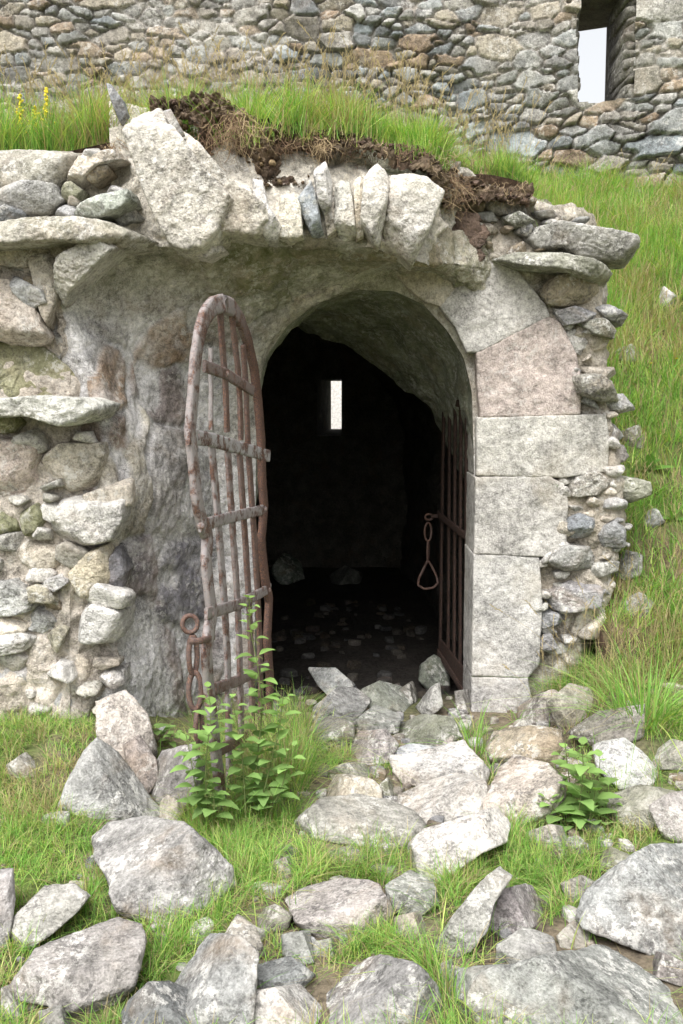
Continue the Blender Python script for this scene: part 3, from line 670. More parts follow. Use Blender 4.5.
root_cluster(280, 142, 160, 60, 20, 3.98, [RT2, (.16, .11, .08), STRAW]); root_cluster(420, 160, 120, 40, 18, 4.10, [RT2, (.16, .11, .08), STRAW]); root_cluster(300, 140, 90, 30, 26, 3.98, [RT2, RT2, STRAW]); root_cluster(380, 150, 110, 32, 22, 4.04, [RT2, RT2, STRAW])
root_cluster(490, 190, 100, 20, 22, 4.40, [RT2, STRAW]); root_cluster(110, 148, 40, 5, 22, 3.95, [RT2, STRAW])
o = mb.build('hanging_roots', M_ROOT, None, origin=at(340, 180, 4.0)); tag(o, 'pale and brown roots hanging from the torn turf', 'roots', kind='stuff')

# ------------------------------------------------------------------ CASTLE WALL BEHIND
castle = empty('castle_wall', (0, 9.2, 0), 'tall rubble castle wall behind the grass with a narrow slit window', 'castle wall')
XC = float(at(497, 100, 9.05)[0])
def wallY(x): return 9.05 - .42 * np.maximum(x - XC, 0) - .35 * np.exp(-((x - 6.5) / 1.5) ** 2) * 0
def hole_px(x0, x1, y0, y1, Y): a = at(x0, y0, Y); b = at(x1, y1, Y); return a[0], b[0], b[2], a[2]
WY = float(wallY(at(600, 60, 8.6)[0])); wx0, wx1, wz0, wz1 = hole_px(579, 627, -6, 104, WY)
gx = np.arange(-4.2, 5.2, .0125); gz = np.arange(2.5, 6.2, .0125)
GX, GZ = np.meshgrid(gx, gz); q = np.stack([GX.ravel(), GZ.ravel()], 1)
r = np.random.default_rng(12); 
S = []; 
for k in range(20000):
    s = r.uniform([-4.4, 2.4], [5.4, 6.4]); w = r.choice([.19, .105, .058], p=[.16, .38, .46]) * r.uniform(.8, 1.25)
    if all((abs(s[0] - a[0]) / 1.6) ** 2 + (s[1] - a[1]) ** 2 * 1.2 > ((w + a[2]) * .53) ** 2 for a in S): S.append((s[0], s[1], w))
S = np.array(S); ns = len(S)
wq = q + .035 * np.stack([fbm(np.c_[q * 4, q[:, 0] * 0], 3, 51), fbm(np.c_[q * 4, q[:, 0] * 0 + 3], 3, 52)], 1)
d1 = np.full(len(q), 1e9); d2 = d1.copy(); idx = np.zeros(len(q), int); asp = r.uniform(1.2, 3.0, ns); rot = r.normal(0, .12, ns)
order = np.argsort(q[:, 0])
for i in range(ns):
    m = np.abs(wq[:, 0] - S[i, 0]) < .75
    m &= np.abs(wq[:, 1] - S[i, 1]) < .6
    j = np.nonzero(m)[0]; dx = wq[j, 0] - S[i, 0]; dz = wq[j, 1] - S[i, 1]
    a = dx * math.cos(rot[i]) + dz * math.sin(rot[i]); b = -dx * math.sin(rot[i]) + dz * math.cos(rot[i])
    d = ((abs(a) / asp[i]) ** 3 + abs(b * 1.15) ** 3) ** (1 / 3.) - S[i, 2] * .55
    c1 = d1[j]; less = d < c1; d2[j] = np.where(less, c1, np.minimum(d2[j], d)); idx[j] = np.where(less, i, idx[j]); d1[j] = np.where(less, d, c1)
e = d2 - d1; relief = ss(.003, .014, e); outw = r.uniform(.0, .07, ns); tl = r.normal(0, .16, (ns, 2))
pl = (q[:, 0] - S[idx, 0]) * tl[idx, 0] + (q[:, 1] - S[idx, 1]) * tl[idx, 1]
h = relief * (.030 + .9 * outw[idx] + pl * 1.0) + .02 * fbm(np.c_[q * 7, q[:, 0] * 0], 4, 53) + .006 * np.minimum(ss(.0, .06, e), 1) 
mort = ss(-.05, .4, fbm(np.c_[q * .9, q[:, 0] * 0 + 9], 3, 58) + .25 * np.exp(-((q[:, 0] - XC) / .22) ** 2)); h = h * (1 - .55 * mort) + .05 * mort
V = np.c_[q[:, 0], wallY(q[:, 0]) - h, q[:, 1]]
pal = np.array([(.33, .34, .33), (.27, .30, .31), (.30, .275, .24), (.40, .39, .36), (.35, .26, .18), (.21, .22, .225), (.36, .32, .25), (.29, .265, .22)])
pc = pal[r.integers(0, len(pal), ns)] * r.uniform(.75, 1.25, (ns, 1))
c = pc[idx]; mc = np.array([.33, .31, .28]); k = (1 - relief * .95)[:, None]; c = c * (1 - k) + mc * k
k = (.45 * mort)[:, None]; c = c * (1 - k) + np.array([.40, .36, .30]) * k
fc = grid_faces(len(gz), len(gx)); cen = q[fc].mean(1)
wob = .02 * fbm(np.c_[cen * 6, cen[:, 0] * 0], 2, 59)
keep = ~((cen[:, 0] > wx0 + wob) & (cen[:, 0] < wx1 + wob) & (cen[:, 1] > wz0 + wob) & (cen[:, 1] < wz1 + wob))
link_mesh('rubble_face', V, fc[keep], M_BACK, castle, c, .12 * ss(.1, .4, fbm(np.c_[q * 1.2, q[:, 0] * 0], 3, 57)))
# wall body with the two slits going right through
s1 = hole_px(317, 342, 379, 436, 9.1); s1r = hole_px(331, 341.5, 381, 429, 9.9)
def body():
    mb = MB(); yb = lambda x: float(wallY(x)) + .06
    bx_ = sorted([-9.0, -4, s1[0], s1[1], XC, wx0, wx1, 5.2, 9.0]); bz = sorted([-.6, s1[2], s1[3], wz0, wz1, 7.2])
    w2r = (wx0 + .02, wx1 - .0, wz0, wz1)
    holes = [(s1, s1r), ((wx0, wx1, wz0, wz1), w2r)]
    def ish(a, b): return next((h for h in holes if h[0][0] - 1e-6 <= a and a < h[0][1] - 1e-6 and h[0][2] - 1e-6 <= b and b < h[0][3] - 1e-6), None)
    mp = {}
    def back(x, z):
        for f, rr in holes:
            if x in (f[0], f[1]) and z in (f[2], f[3]): return (rr[0] if x == f[0] else rr[1], rr[2] if z == f[2] else rr[3])
        return x, z
    for i in range(len(bx_) - 1):
        for j in range(len(bz) - 1):
            a, b2, c_, d = bx_[i], bx_[i + 1], bz[j], bz[j + 1]
            f4 = [(a, yb(a), c_), (b2, yb(b2), c_), (b2, yb(b2), d), (a, yb(a), d)]
            bk = [back(x, z) for x, z in ((a, c_), (b2, c_), (b2, d), (a, d))]; k4 = [(x, yb(x0) + .8, z) for (x, z), x0 in zip(bk, (a, b2, b2, a))]
            h = ish(a, c_)
            if h is None:
                mb.add(f4, [[0, 1, 2, 3]], (.13, .12, .1)); mb.add(k4, [[3, 2, 1, 0]], (.3, .28, .24))
            else:
                P8 = f4 + k4
                mb.add(P8, [[0, 1, 5, 4], [1, 2, 6, 5], [2, 3, 7, 6], [3, 0, 4, 7]], (.17, .155, .13))
    for a, b2 in ((-9, -9), (9, 9)): mb.add([(a, yb(a), -.6), (a, yb(a) + .8, -.6), (a, yb(a) + .8, 7.2), (a, yb(a), 7.2)], [[0, 1, 2, 3]])
    for xa, xb in zip(bx_[:-1], bx_[1:]): mb.add([(xa, yb(xa), 7.2), (xb, yb(xb), 7.2), (xb, yb(xb) + .8, 7.2), (xa, yb(xa) + .8, 7.2)], [[0, 1, 2, 3]])
    mb.build('wall_core', M_SOIL, castle, smooth=False)
body()
mb = MB(); r = np.random.default_rng(91)
for k in range(26):   # rough stones lining the slit sides
    side = k % 2; z = wz0 + (wz1 - wz0) * (k // 2 + .5) / 13; x = (wx0 - .03) if side == 0 else (wx1 + .03)
    hw = .07 + .02 * r.random(); sil = np.array([(-hw, -.05), (0, -.06), (hw, -.05), (hw, .04), (0, .055), (-hw, .05)]) * r.uniform(.85, 1.15)
    V, T = rock_mesh(sil, .2, .5, np.array([x, float(wallY(x)) + .15, z]), EX, EZ, EY, sub=3, p=12, seed=k)
    mb.add(V, T, np.array([.22, .21, .18]) * r.uniform(.8, 1.2))
mb.build('window_jamb', M_BACK, castle)
# pale outbuilding beyond the wall, seen through the low slit
mb = MB()
bx0, bx1, by0, by1, bh = -4.0, 3.0, 16., 20., 3.2
C8 = [(bx0, by0, -.2), (bx1, by0, -.2), (bx1, by1, -.2), (bx0, by1, -.2), (bx0, by0, bh), (bx1, by0, bh), (bx1, by1, bh), (bx0, by1, bh)]
hut = empty('whitewashed_hut', (0, 18, 0), 'white washed hut beyond the ruin glimpsed through the low inner slit', 'hut')
mb.add(C8, [[0, 1, 5, 4], [1, 2, 6, 5], [2, 3, 7, 6], [3, 0, 4, 7]]); mb.add([(bx0, 18, 5), (bx0, by0, bh), (bx0, by1, bh)], [[0, 1, 2]]); mb.add([(bx1, 18, 5), (bx1, by0, bh), (bx1, by1, bh)], [[0, 1, 2]])
mb.build('hut_wall', M_WASH, hut, smooth=False)
mb = MB(); mb.add([(bx0 - .2, by0 - .3, bh - .2), (bx1 + .2, by0 - .3, bh - .2), (bx1 + .2, 18, 5.05), (bx0 - .2, 18, 5.05), (bx1 + .2, by1 + .3, bh - .2), (bx0 - .2, by1 + .3, bh - .2)], [[0, 1, 2, 3], [3, 2, 4, 5]], (.2, .2, .21))
mb.build('roof', M_STONE, hut, smooth=False)

# ------------------------------------------------------------------ LOOSE ROCKS
ROCKS = [
 # polygon, colour, moss, p, label
 ([(94,838),(108,823),(150,819),(182,826),(203,846),(226,866),(229,884),(205,905),(168,921),(140,926),(121,906),(112,880),(98,860)], (.40,.385,.37), .05, 9, 'large grey boulder crusted with pale lichen, in the grass before the left gate', (.15,1.6)),
 ([(98,742),(118,755),(136,780),(150,800),(166,816),(130,824),(95,822),(64,805),(72,780),(85,757)], (.41,.405,.39), .05, 10, 'pointed lichen speckled boulder leaning at the foot of the left pier', (.2,1.0)),
 ([(163,752),(190,748),(203,766),(200,804),(168,814),(148,797),(153,770)], (.30,.28,.27), .1, 8, 'dull brown grey rock tucked between left pier and open gate', (.3,1.0)),
 ([(16,917),(45,888),(70,886),(86,898),(72,915),(52,932),(30,947),(15,957),(12,937)], (.47,.45,.42), .15, 9, 'pale jagged rock near the left edge of the grass', (.2,1.4)),
 ([(-14,875),(12,872),(14,900),(6,955),(-14,962)], (.36,.34,.33), 0, 9, 'narrow rock cut by the left edge of the picture', (.3,1.2)),
 ([(14,987),(40,950),(75,935),(115,921),(138,928),(141,945),(129,985),(108,1013),(85,1017),(50,1003),(20,998)], (.37,.345,.325), .05, 12, 'smooth flat topped brownish boulder at the lower left corner', (.0,1.7)),
 ([(160,988),(185,957),(210,938),(237,940),(254,957),(251,990),(246,1045),(200,1045),(165,1030)], (.36,.36,.345), .0, 13, 'grey boulder with a split top at the bottom edge, left of centre', (.1,1.5)),
 ([(121,1010),(150,985),(180,982),(197,998),(200,1045),(135,1045)], (.26,.265,.26), .0, 14, 'dark slaty rock leaning against the split grey boulder', (.4,1.3)),
 ([(255,966),(290,957),(313,975),(300,989),(262,991)], (.33,.34,.33), .0, 13, 'small flat grey slab behind the pale bottom edge rock', (.0,2.0)),
 ([(258,993),(300,986),(325,982),(331,995),(318,1016),(308,1045),(246,1045)], (.52,.50,.47), .0, 14, 'pale flat faced rock at the bottom edge left of centre', (.3,1.6)),
 ([(318,1025),(333,987),(350,965),(380,955),(410,965),(432,985),(440,1007),(436,1045),(318,1045)], (.31,.30,.29), .0, 9, 'dark domed boulder at the bottom edge in the centre', (.2,1.5)),
 ([(224,937),(238,916),(255,928),(264,955),(250,967),(232,957)], (.42,.385,.34), .1, 9, 'beige rounded rock between two grey boulders', (.2,1.3)),
 ([(287,899),(310,885),(345,879),(380,885),(397,905),(382,925),(345,941),(320,936),(300,921)], (.46,.42,.395), .05, 10, 'pinkish flat rock bedded in grass in the middle of the foreground', (-.2,2.2)),
 ([(251,913),(275,905),(291,915),(285,931),(262,936)], (.42,.39,.33), .1, 8, 'small beige stone left of the pinkish flat rock', (.1,1.6)),
 ([(388,886),(410,871),(432,880),(438,906),(415,917),(390,911)], (.36,.365,.33), .15, 10, 'small greenish flat slab right of the pinkish rock', (-.2,2.2)),
 ([(430,953),(455,915),(480,885),(498,869),(509,880),(492,905),(486,930),(470,949),(445,962)], (.43,.42,.385), .05, 14, 'upright wedge shaped slab pointing up to the right', (.4,1.2)),
 ([(483,911),(500,892),(525,885),(549,890),(551,905),(536,925),(505,936),(490,926)], (.42,.38,.37), .0, 13, 'small reddish grey block perched beside the wedge slab', (.2,1.5)),
 ([(500,945),(525,928),(552,938),(556,962),(520,972),(498,965)], (.37,.36,.34), .1, 9, 'rounded grey stone behind the big bottom slab', (.2,1.4)),
 ([(583,916),(590,895),(620,870),(650,850),(705,843),(705,965),(650,949),(610,933),(590,926)], (.38,.385,.37), .0, 14, 'big angular grey block at the right edge', (.25,1.5)),
 ([(454,987),(462,972),(520,968),(570,955),(605,945),(660,955),(677,975),(705,1000),(705,1050),(470,1050),(458,1015)], (.34,.345,.32), .0, 13, 'very large lichen spotted flat slab in the bottom right corner', (.25,2.2)),
 ([(622,944),(650,949),(690,966),(695,990),(660,978),(628,958)], (.30,.27,.25), .0, 11, 'brownish stone wedged between the two big right slabs', (.3,1.4)),
 ([(410,846),(425,830),(460,820),(495,808),(508,825),(504,842),(480,852),(462,865),(440,880),(420,879),(411,863)], (.55,.52,.48), .0, 14, 'long whitish block in front of the doorway rubble', (.2,1.6)),
 ([(398,772),(393,756),(410,755),(430,750),(462,741),(473,755),(486,770),(480,790),(440,790),(408,783)], (.55,.53,.50), .0, 13, 'white tilted slab at the foot of the right jamb', (-.1,1.8)),
 ([(390,803),(420,785),(460,772),(483,781),(484,811),(455,824),(425,822),(400,818)], (.52,.49,.45), .0, 12, 'large cream slab just below the white tilted slab', (-.1,1.9)),
 ([(299,791),(310,778),(345,775),(370,780),(381,790),(380,808),(340,812),(303,806)], (.47,.42,.34), .1, 9, 'cream brown rounded rock beside the nettle at the gate', (.1,1.6)),
 ([(298,822),(325,800),(355,795),(385,800),(412,812),(427,832),(400,846),(350,843),(315,838)], (.38,.365,.33), .1, 9, 'broad grey brown rock sunk in grass below the doorway', (-.1,2.0)),
 ([(486,802),(500,770),(515,756),(545,765),(561,780),(563,802),(550,820),(520,828),(490,823)], (.52,.46,.40), .0, 12, 'cream and tan boulder left of the right hand nettle', (.0,1.7)),
 ([(487,747),(495,732),(530,727),(560,731),(566,750),(556,766),(520,769),(489,769)], (.42,.36,.28), .1, 7, 'brown rounded block under the right jamb', (.1,1.4)),
 ([(527,833),(550,826),(575,828),(589,839),(575,851),(540,853)], (.45,.43,.39), .0, 10, 'small pale stone below the right hand nettle', (.0,1.8)),
 ([(594,746),(625,739),(641,752),(656,770),(651,784),(620,787),(600,769)], (.52,.51,.49), .0, 12, 'white cracked rock right of the nettle', (.0,1.6)),
 ([(632,743),(665,738),(700,748),(700,770),(655,768)], (.40,.38,.33), .1, 9, 'flat tan slab behind the white cracked rock', (-.1,2.0)),
 ([(608,797),(640,786),(673,792),(670,817),(640,832),(614,827)], (.36,.345,.30), .3, 8, 'mossy brown stone right of the lower nettle leaves', (.1,1.5)),
 ([(650,807),(670,795),(705,788),(705,845),(666,838)], (.37,.34,.32), .05, 10, 'brown rock at the right edge above the big angular block', (.2,1.4)),
 ([(518,707),(540,695),(556,689),(557,716),(540,727),(520,724)], (.38,.34,.30), .0, 11, 'rough brown stone against the base of the right jamb', (.2,1.2)),
 ([(549,702),(570,685),(590,689),(599,706),(580,722),(560,729)], (.40,.37,.31), .1, 11, 'cracked tan rock beside the rough brown stone', (.1,1.2)),
 ([(568,733),(600,712),(642,706),(642,737),(600,748)], (.34,.31,.28), .2, 9, 'long brown rock under the tall grass tuft', (.1,1.5)),
 ([(124,747),(140,737),(155,760),(158,780),(146,796),(130,781)], (.42,.37,.34), .0, 8, 'crumbly pinkish lump at the corner of the left pier', (.3,1.0)),
 ([(308,668),(335,669),(353,684),(347,693),(330,696),(319,685)], (.38,.385,.37), .0, 14, 'pale tilted slab standing inside the doorway', (.3,1.0)),
 ([(316,707),(340,688),(355,689),(370,700),(356,720),(335,724),(316,718)], (.34,.335,.32), .0, 13, 'grey angular slab in the middle of the threshold rubble', (.0,1.6)),
 ([(360,692),(380,682),(400,687),(412,702),(400,714),(370,712),(358,704)], (.32,.33,.29), .2, 10, 'greenish flat stone at the back of the threshold rubble', (.0,1.7)),
 ([(347,747),(360,732),(385,731),(397,745),(389,762),(360,764)], (.42,.38,.36), .0, 10, 'pinkish two sided stone at the front of the threshold', (.2,1.3)),
 ([(388,732),(420,715),(450,718),(459,737),(435,748),(398,748)], (.33,.33,.28), .25, 9, 'olive grey slab before the right gate leaf', (-.1,1.9)),
 ([(421,666),(434,656),(448,664),(449,689),(430,692),(420,680)], (.30,.32,.27), .2, 6, 'smooth greenish stone beside the foot of the right gate', (.3,1.2)),
 ([(416,707),(431,688),(439,684),(442,706),(428,718)], (.42,.41,.38), .0, 14, 'small pale splinter stone by the right gate foot', (.3,1.0)),
 ([(348,728),(375,706),(400,715),(396,732),(366,738)], (.31,.31,.29), .1, 11, 'dark flat stone between the threshold slabs', (.0,1.7)),
 ([(303,732),(330,717),(352,724),(352,744),(320,750)], (.31,.30,.27), .15, 10, 'mud stained slab at the left of the threshold', (.0,1.8)),
 ([(389,753),(410,744),(442,748),(426,764),(400,765)], (.45,.46,.48), .0, 14, 'small bluish slab on the threshold before the white slab', (.0,1.8)),
 ([(330,772),(345,762),(372,763),(378,776),(345,780)], (.40,.38,.33), .2, 9, 'small flat stone above the cream brown rock', (.0,1.8)),
 ([(376,790),(388,778),(404,790),(392,804),(380,802)], (.33,.32,.26), .35, 8, 'small mossy stone between the cream slab and brown rock', (.1,1.4)),
 ([(400,690),(412,682),(420,690),(416,704),(402,704)], (.28,.26,.23), .1, 9, 'little brown stone at the back of the threshold', (.2,1.2)),
 ([(355,725),(362,716),(376,722),(372,734),(358,736)], (.38,.34,.3), .0, 11, 'tiny tan stone in the centre of the threshold', (.2,1.2)),
 ([(425,735),(440,728),(455,734),(450,746),(430,748)], (.47,.42,.38), .0, 11, 'small pinkish chip at the right of the threshold', (.2,1.2)),
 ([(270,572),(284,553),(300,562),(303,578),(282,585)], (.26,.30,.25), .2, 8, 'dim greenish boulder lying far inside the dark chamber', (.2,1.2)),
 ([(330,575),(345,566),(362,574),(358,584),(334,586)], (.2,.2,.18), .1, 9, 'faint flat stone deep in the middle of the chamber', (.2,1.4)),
 ([(98,704),(126,692),(146,716),(156,752),(140,772),(112,758),(100,735)], (.50,.45,.40), .0, 8, 'crumbling mortar and rubble lump heaped at the base of the left pier', (.3,1.0)),
 ([(8,765),(30,750),(48,760),(38,776),(12,780)], (.40,.375,.34), .2, 8, 'weathered stone half sunk in the grass at far left', (.0,1.7)),
 ([(122,738),(134,726),(150,735),(146,752),(128,754)], (.33,.30,.28), .0, 9, 'small dark stone on top of the pinkish lump', (.2,1.0)),
 ([(510,732),(522,720),(545,722),(540,733),(520,737)], (.50,.47,.42), .0, 13, 'small cream chip lying on the brown block', (.1,1.4)),
 ([(455,692),(470,690),(472,712),(458,716)], (.30,.28,.26), .1, 9, 'little dark stone behind the right jamb foot', (.2,1.2)),
 ([(150,806),(168,796),(184,806),(178,822),(156,824)], (.48,.43,.37), .0, 9, 'small cream stone above the large lichen boulder', (.1,1.4)),
 ([(312,943),(335,938),(352,948),(340,958),(316,957)], (.34,.33,.30), .1, 10, 'small grey stone above the dark domed boulder', (.0,1.8)),
 ([(558,936),(575,920),(590,932),(584,948),(562,950)], (.45,.42,.37), .1, 9, 'small tan stone left of the big angular block', (.1,1.4)),
 ([(540,742),(560,740),(572,752),(560,764),(545,760)], (.42,.40,.36), .1, 9, 'small grey rock behind the right hand nettle', (.1,1.4)),
 ([(284,936),(305,930),(330,938),(326,958),(300,965),(284,955)], (.36,.36,.34), .1, 10, 'flat grey stone between the pinkish rock and the dark domed boulder', (-.1,2.0)),
 ([(396,918),(420,912),(440,922),(434,942),(408,946),(394,934)], (.47,.45,.40), .1, 10, 'pale stone in the grass left of the upright wedge slab', (-.1,2.0)),
 ([(562,884),(582,876),(600,886),(592,906),(570,908)], (.44,.41,.36), .1, 10, 'tan stone in dry grass just left of the big angular block', (.1,1.6)),
 ([(590,856),(612,848),(632,856),(618,872),(596,874)], (.33,.32,.26), .4, 8, 'mossy stone directly above the big angular block', (.1,1.5)),
 ([(2,990),(14,984),(24,1000),(20,1022),(2,1024)], (.42,.40,.37), .1, 9, 'small stone in the bottom left corner of the picture', (.1,1.5)),
 ([(40,1012),(62,1006),(84,1016),(86,1040),(44,1040)], (.33,.32,.30), .1, 9, 'grey stone at the bottom edge below the smooth flat topped boulder', (.1,1.5)),
 ([(440,965),(456,958),(462,975),(452,992),(438,986)], (.40,.385,.35), .1, 10, 'little grey stone beside the left tip of the very large slab', (.1,1.5)),
 ([(272,862),(292,856),(306,866),(296,878),(276,878)], (.47,.44,.39), .1, 10, 'small pale stone above the pinkish flat rock', (-.1,1.8)),
 ([(330,852),(350,846),(366,856),(356,868),(334,868)], (.40,.37,.32), .2, 10, 'small brownish stone below the broad grey brown rock', (-.1,1.8)),
 ([(600,752),(612,748),(616,762),(604,768)], (.36,.34,.3), .1, 10, 'small dark stone touching the white cracked rock', (.1,1.4)),
 ([(440,770),(462,764),(470,776),(452,786)], (.44,.42,.38), .0, 12, 'narrow stone squeezed between the white and cream slabs', (.1,1.4)),
 ([(660,820),(672,812),(684,822),(680,838),(664,838)], (.54,.52,.50), .0, 13, 'little white stone at the right edge by the brown rock', (.1,1.4)),
]
SILS = []
def view_rock(poly, zf, k, size_sub=None, p=10, top=(.2, 1.5), sink=.0):
    P = np.array(poly, float); cpx, _ = poly_centroid(P)
    by = P[:, 1].max(); bxp = P[P[:, 1] > by - 12, 0].mean()
    hb = hit(bxp, min(by, 1040), zf); dB = np.linalg.norm(hb - CAM)
    d = ray(*cpx); d = d / np.linalg.norm(d)
    size = math.sqrt(poly_centroid(P)[1]) / F * dB
    dist = dB + .22 * size
    c = CAM + d * dist
    U = np.cross(d, EZ); U /= np.linalg.norm(U); Vv = np.cross(U, d)
    sil = []
    for a, b in P:
        q = ray(a, b); q = q / (q @ d) * dist; sil.append(((q - d * dist) @ U, (q - d * dist) @ Vv))
    sil = np.array(sil) * 1.10
    hc = hit(*cpx, zf); back = max(np.linalg.norm(hc - CAM) - dist + .1 * size, .35 * size); back = min(back, 1.3 * size)
    area = poly_centroid(P)[1]; sub = 6 if area > 5500 else 5 if area > 900 else 4
    return rock_mesh(sil, .34 * size, back, c, U, Vv, d, sub=sub, p=p * 2.4, nf=7, seed=k, top=top, strata=.2, fk=.78), c - EZ * .3 * size
CATS = ('slab', 'block', 'stone', 'boulder', 'chip', 'lump')
def inside_poly(P, x, y):
    a = P; b = np.roll(P, -1, 0); r = np.zeros(len(x), bool)
    for (x0, y0), (x1, y1) in zip(a, b):
        cnd = ((y0 > y) != (y1 > y)) & (x < (x1 - x0) * (y - y0) / (y1 - y0 + 1e-9) + x0); r ^= cnd
    return r
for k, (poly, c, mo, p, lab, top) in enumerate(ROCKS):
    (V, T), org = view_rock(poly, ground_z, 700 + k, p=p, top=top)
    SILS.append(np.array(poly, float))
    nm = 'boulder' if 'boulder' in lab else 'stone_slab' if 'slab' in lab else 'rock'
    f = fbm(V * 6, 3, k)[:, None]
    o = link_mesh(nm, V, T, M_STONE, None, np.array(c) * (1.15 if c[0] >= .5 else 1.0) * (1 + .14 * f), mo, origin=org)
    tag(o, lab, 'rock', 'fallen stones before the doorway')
(V, T), org = view_rock([(651, 292), (664, 287), (676, 296), (671, 306), (656, 306)], hill_z, 900, p=8)
tag(link_mesh('rock', V, T, M_STONE, None, (.55, .53, .52), 0, origin=org), 'pinkish white stone lying in the grass high on the right bank', 'rock')
def bank_hit_z(x, y): return np.maximum(ground_z(x, y), np.where(np.asarray(x) > 1.13, hill_z(x, y), -9))
for k, (poly, lab) in enumerate([([(606, 566), (622, 550), (642, 556), (640, 574), (618, 582)], 'grey stone half buried in the bank beside the pier rubble'),
        ([(622, 602), (640, 592), (654, 604), (644, 616), (626, 616)], 'small pale stone in the bank above the big grass tuft'),
        ([(622, 432), (642, 424), (656, 436), (646, 448), (626, 448)], 'tan stone half buried in the bank next to the pier shoulder'),
        ([(636, 516), (656, 508), (664, 522), (650, 530)], 'little grey stone in the bank right of the jamb blocks'),
        ([(614, 352), (632, 344), (642, 356), (628, 366)], 'weathered stone in the bank below the protruding capping slabs')]):
    (V, T), org = view_rock(poly, bank_hit_z, 910 + k, p=10); SILS.append(np.array(poly, float))
    tag(link_mesh('rock', V, T, M_STONE, None, np.array([(.40, .39, .36), (.48, .46, .42), (.42, .38, .32), (.37, .37, .36), (.36, .35, .32)][k]), .15, origin=org), lab, 'rock', 'stones in the right bank')

# rubble chips: stuff
mb = MB(); mi = MB(); r = np.random.default_rng(17)
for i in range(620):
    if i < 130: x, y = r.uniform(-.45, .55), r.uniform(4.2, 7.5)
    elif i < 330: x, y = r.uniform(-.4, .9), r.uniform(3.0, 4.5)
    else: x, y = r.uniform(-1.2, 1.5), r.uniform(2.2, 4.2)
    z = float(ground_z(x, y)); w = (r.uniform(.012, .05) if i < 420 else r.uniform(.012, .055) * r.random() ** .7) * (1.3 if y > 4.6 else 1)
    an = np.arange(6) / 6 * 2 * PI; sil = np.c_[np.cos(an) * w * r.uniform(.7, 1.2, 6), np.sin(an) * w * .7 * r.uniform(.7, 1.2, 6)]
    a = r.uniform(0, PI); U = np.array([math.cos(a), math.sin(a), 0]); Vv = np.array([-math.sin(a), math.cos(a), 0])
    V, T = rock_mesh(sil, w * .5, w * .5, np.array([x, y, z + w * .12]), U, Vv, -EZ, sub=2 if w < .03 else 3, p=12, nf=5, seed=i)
    (mi if y > 4.7 else mb).add(V, T, np.array([GREY, PALE, BROWN, WARM][r.integers(4)]) * r.uniform(.6, 1.1) * (.2 if y > 4.7 else 1))  # chips inside the chamber: damp tone plus interior shade painted into their colour
o = mi.build('chamber_gravel', M_SOIL, None, origin=(0, 6, 0)); tag(o, 'damp gravel strewn over the chamber floor, coloured darker for the chamber shade', 'gravel', kind='stuff')
o = mb.build('rubble_chips', M_STONE, None, origin=(0, 4, 0)); tag(o, 'small chips and pebbles strewn over the ground before the doorway', 'gravel', kind='stuff')

# ------------------------------------------------------------------ GRASS
def blades(name, P, Hh, width, lean, cols, seed, label, seg=3, droop=.5, cat='grass', asthing=None, fan=None):
    r = np.random.default_rng(seed); n = len(P)
    az = r.uniform(0, 2 * PI, n); 
    d = np.stack([np.cos(az), np.sin(az), np.zeros(n)], 1)
    if fan is not None: d = fan + .35 * d; d /= np.linalg.norm(d, axis=1)[:, None] + 1e-9
    sd = np.stack([-d[:, 1], d[:, 0], np.zeros(n)], 1)
    tw = r.uniform(-.9, .9, n)[:, None]; sd = sd * np.cos(tw) + d * np.sin(tw)
    ln = np.abs(r.normal(0, lean, n)) + .05
    V = []; 
    for k in range(seg + 1):
        t = k / seg
        hor = Hh * (ln * t + droop * ln * t * t * 1.3); ver = Hh * (t - droop * ln * t * t * .9)
        c = P + d * hor[:, None] + EZ * ver[:, None]
        w = (width * (1 - t ** 1.6) * .5 + .0002)[:, None]
        V.append(c - sd * w); V.append(c + sd * w)
    V = np.stack(V, 1).reshape(-1, 3); m = 2 * (seg + 1)
    base = np.arange(n)[:, None, None] * m; k = np.arange(seg)[None, :, None] * 2
    Q = (base + k + np.array([0, 1, 3, 2])[None, None]).reshape(-1, 4)
    cc = np.repeat(cols, m, axis=0)
    t = np.tile(np.repeat(np.linspace(0, 1, seg + 1), 2), n)[:, None]
    cc = cc * 1.0
    return V, Q, cc
G1c = np.array([.13, .29, .05]); G2c = np.array([.26, .45, .10]); G3c = np.array([.42, .52, .14]); DRY = np.array([.42, .34, .19])
def grass_cols(n, r, dry=.1, bright=.5):
    a = r.random((n, 1)); c = G1c * (1 - a) + G2c * a
    b = (r.random((n, 1)) < bright * .5); c = np.where(b, G3c * r.uniform(.8, 1.1, (n, 1)), c)
    d = r.random((n, 1)) < dry; c = np.where(d, DRY * r.uniform(.7, 1.1, (n, 1)), c)
    return c * r.uniform(.8, 1.2, (n, 1))
def mk_grass(name, P, H, W, lean, dry, bright, seed, label, seg=3, droop=.5):
    r = np.random.default_rng(seed + 1); n = len(P)
    gc = grass_cols(n, r, dry, bright); dm = ss(.05, .4, fbm(np.c_[P[:, :2] * 3.1, P[:, 0] * 0 + 4], 4, 140)) * .55; dd_ = r.random(n) < dm
    gc[dd_] = DRY * r.uniform(.7, 1.2, (dd_.sum(), 1)) * np.array([.95, 1, .95])
    gc = gc * (1 + .22 * fbm(np.c_[P[:, :2] * 7, P[:, 0] * 0], 3, 141))[:, None]
    V, Q, c = blades(name, P, H, W, lean, gc, seed, label, seg, droop)
    o = link_mesh(name, V, Q, M_GRASS, None, c, None); tag(o, label, 'grass', kind='stuff'); return o
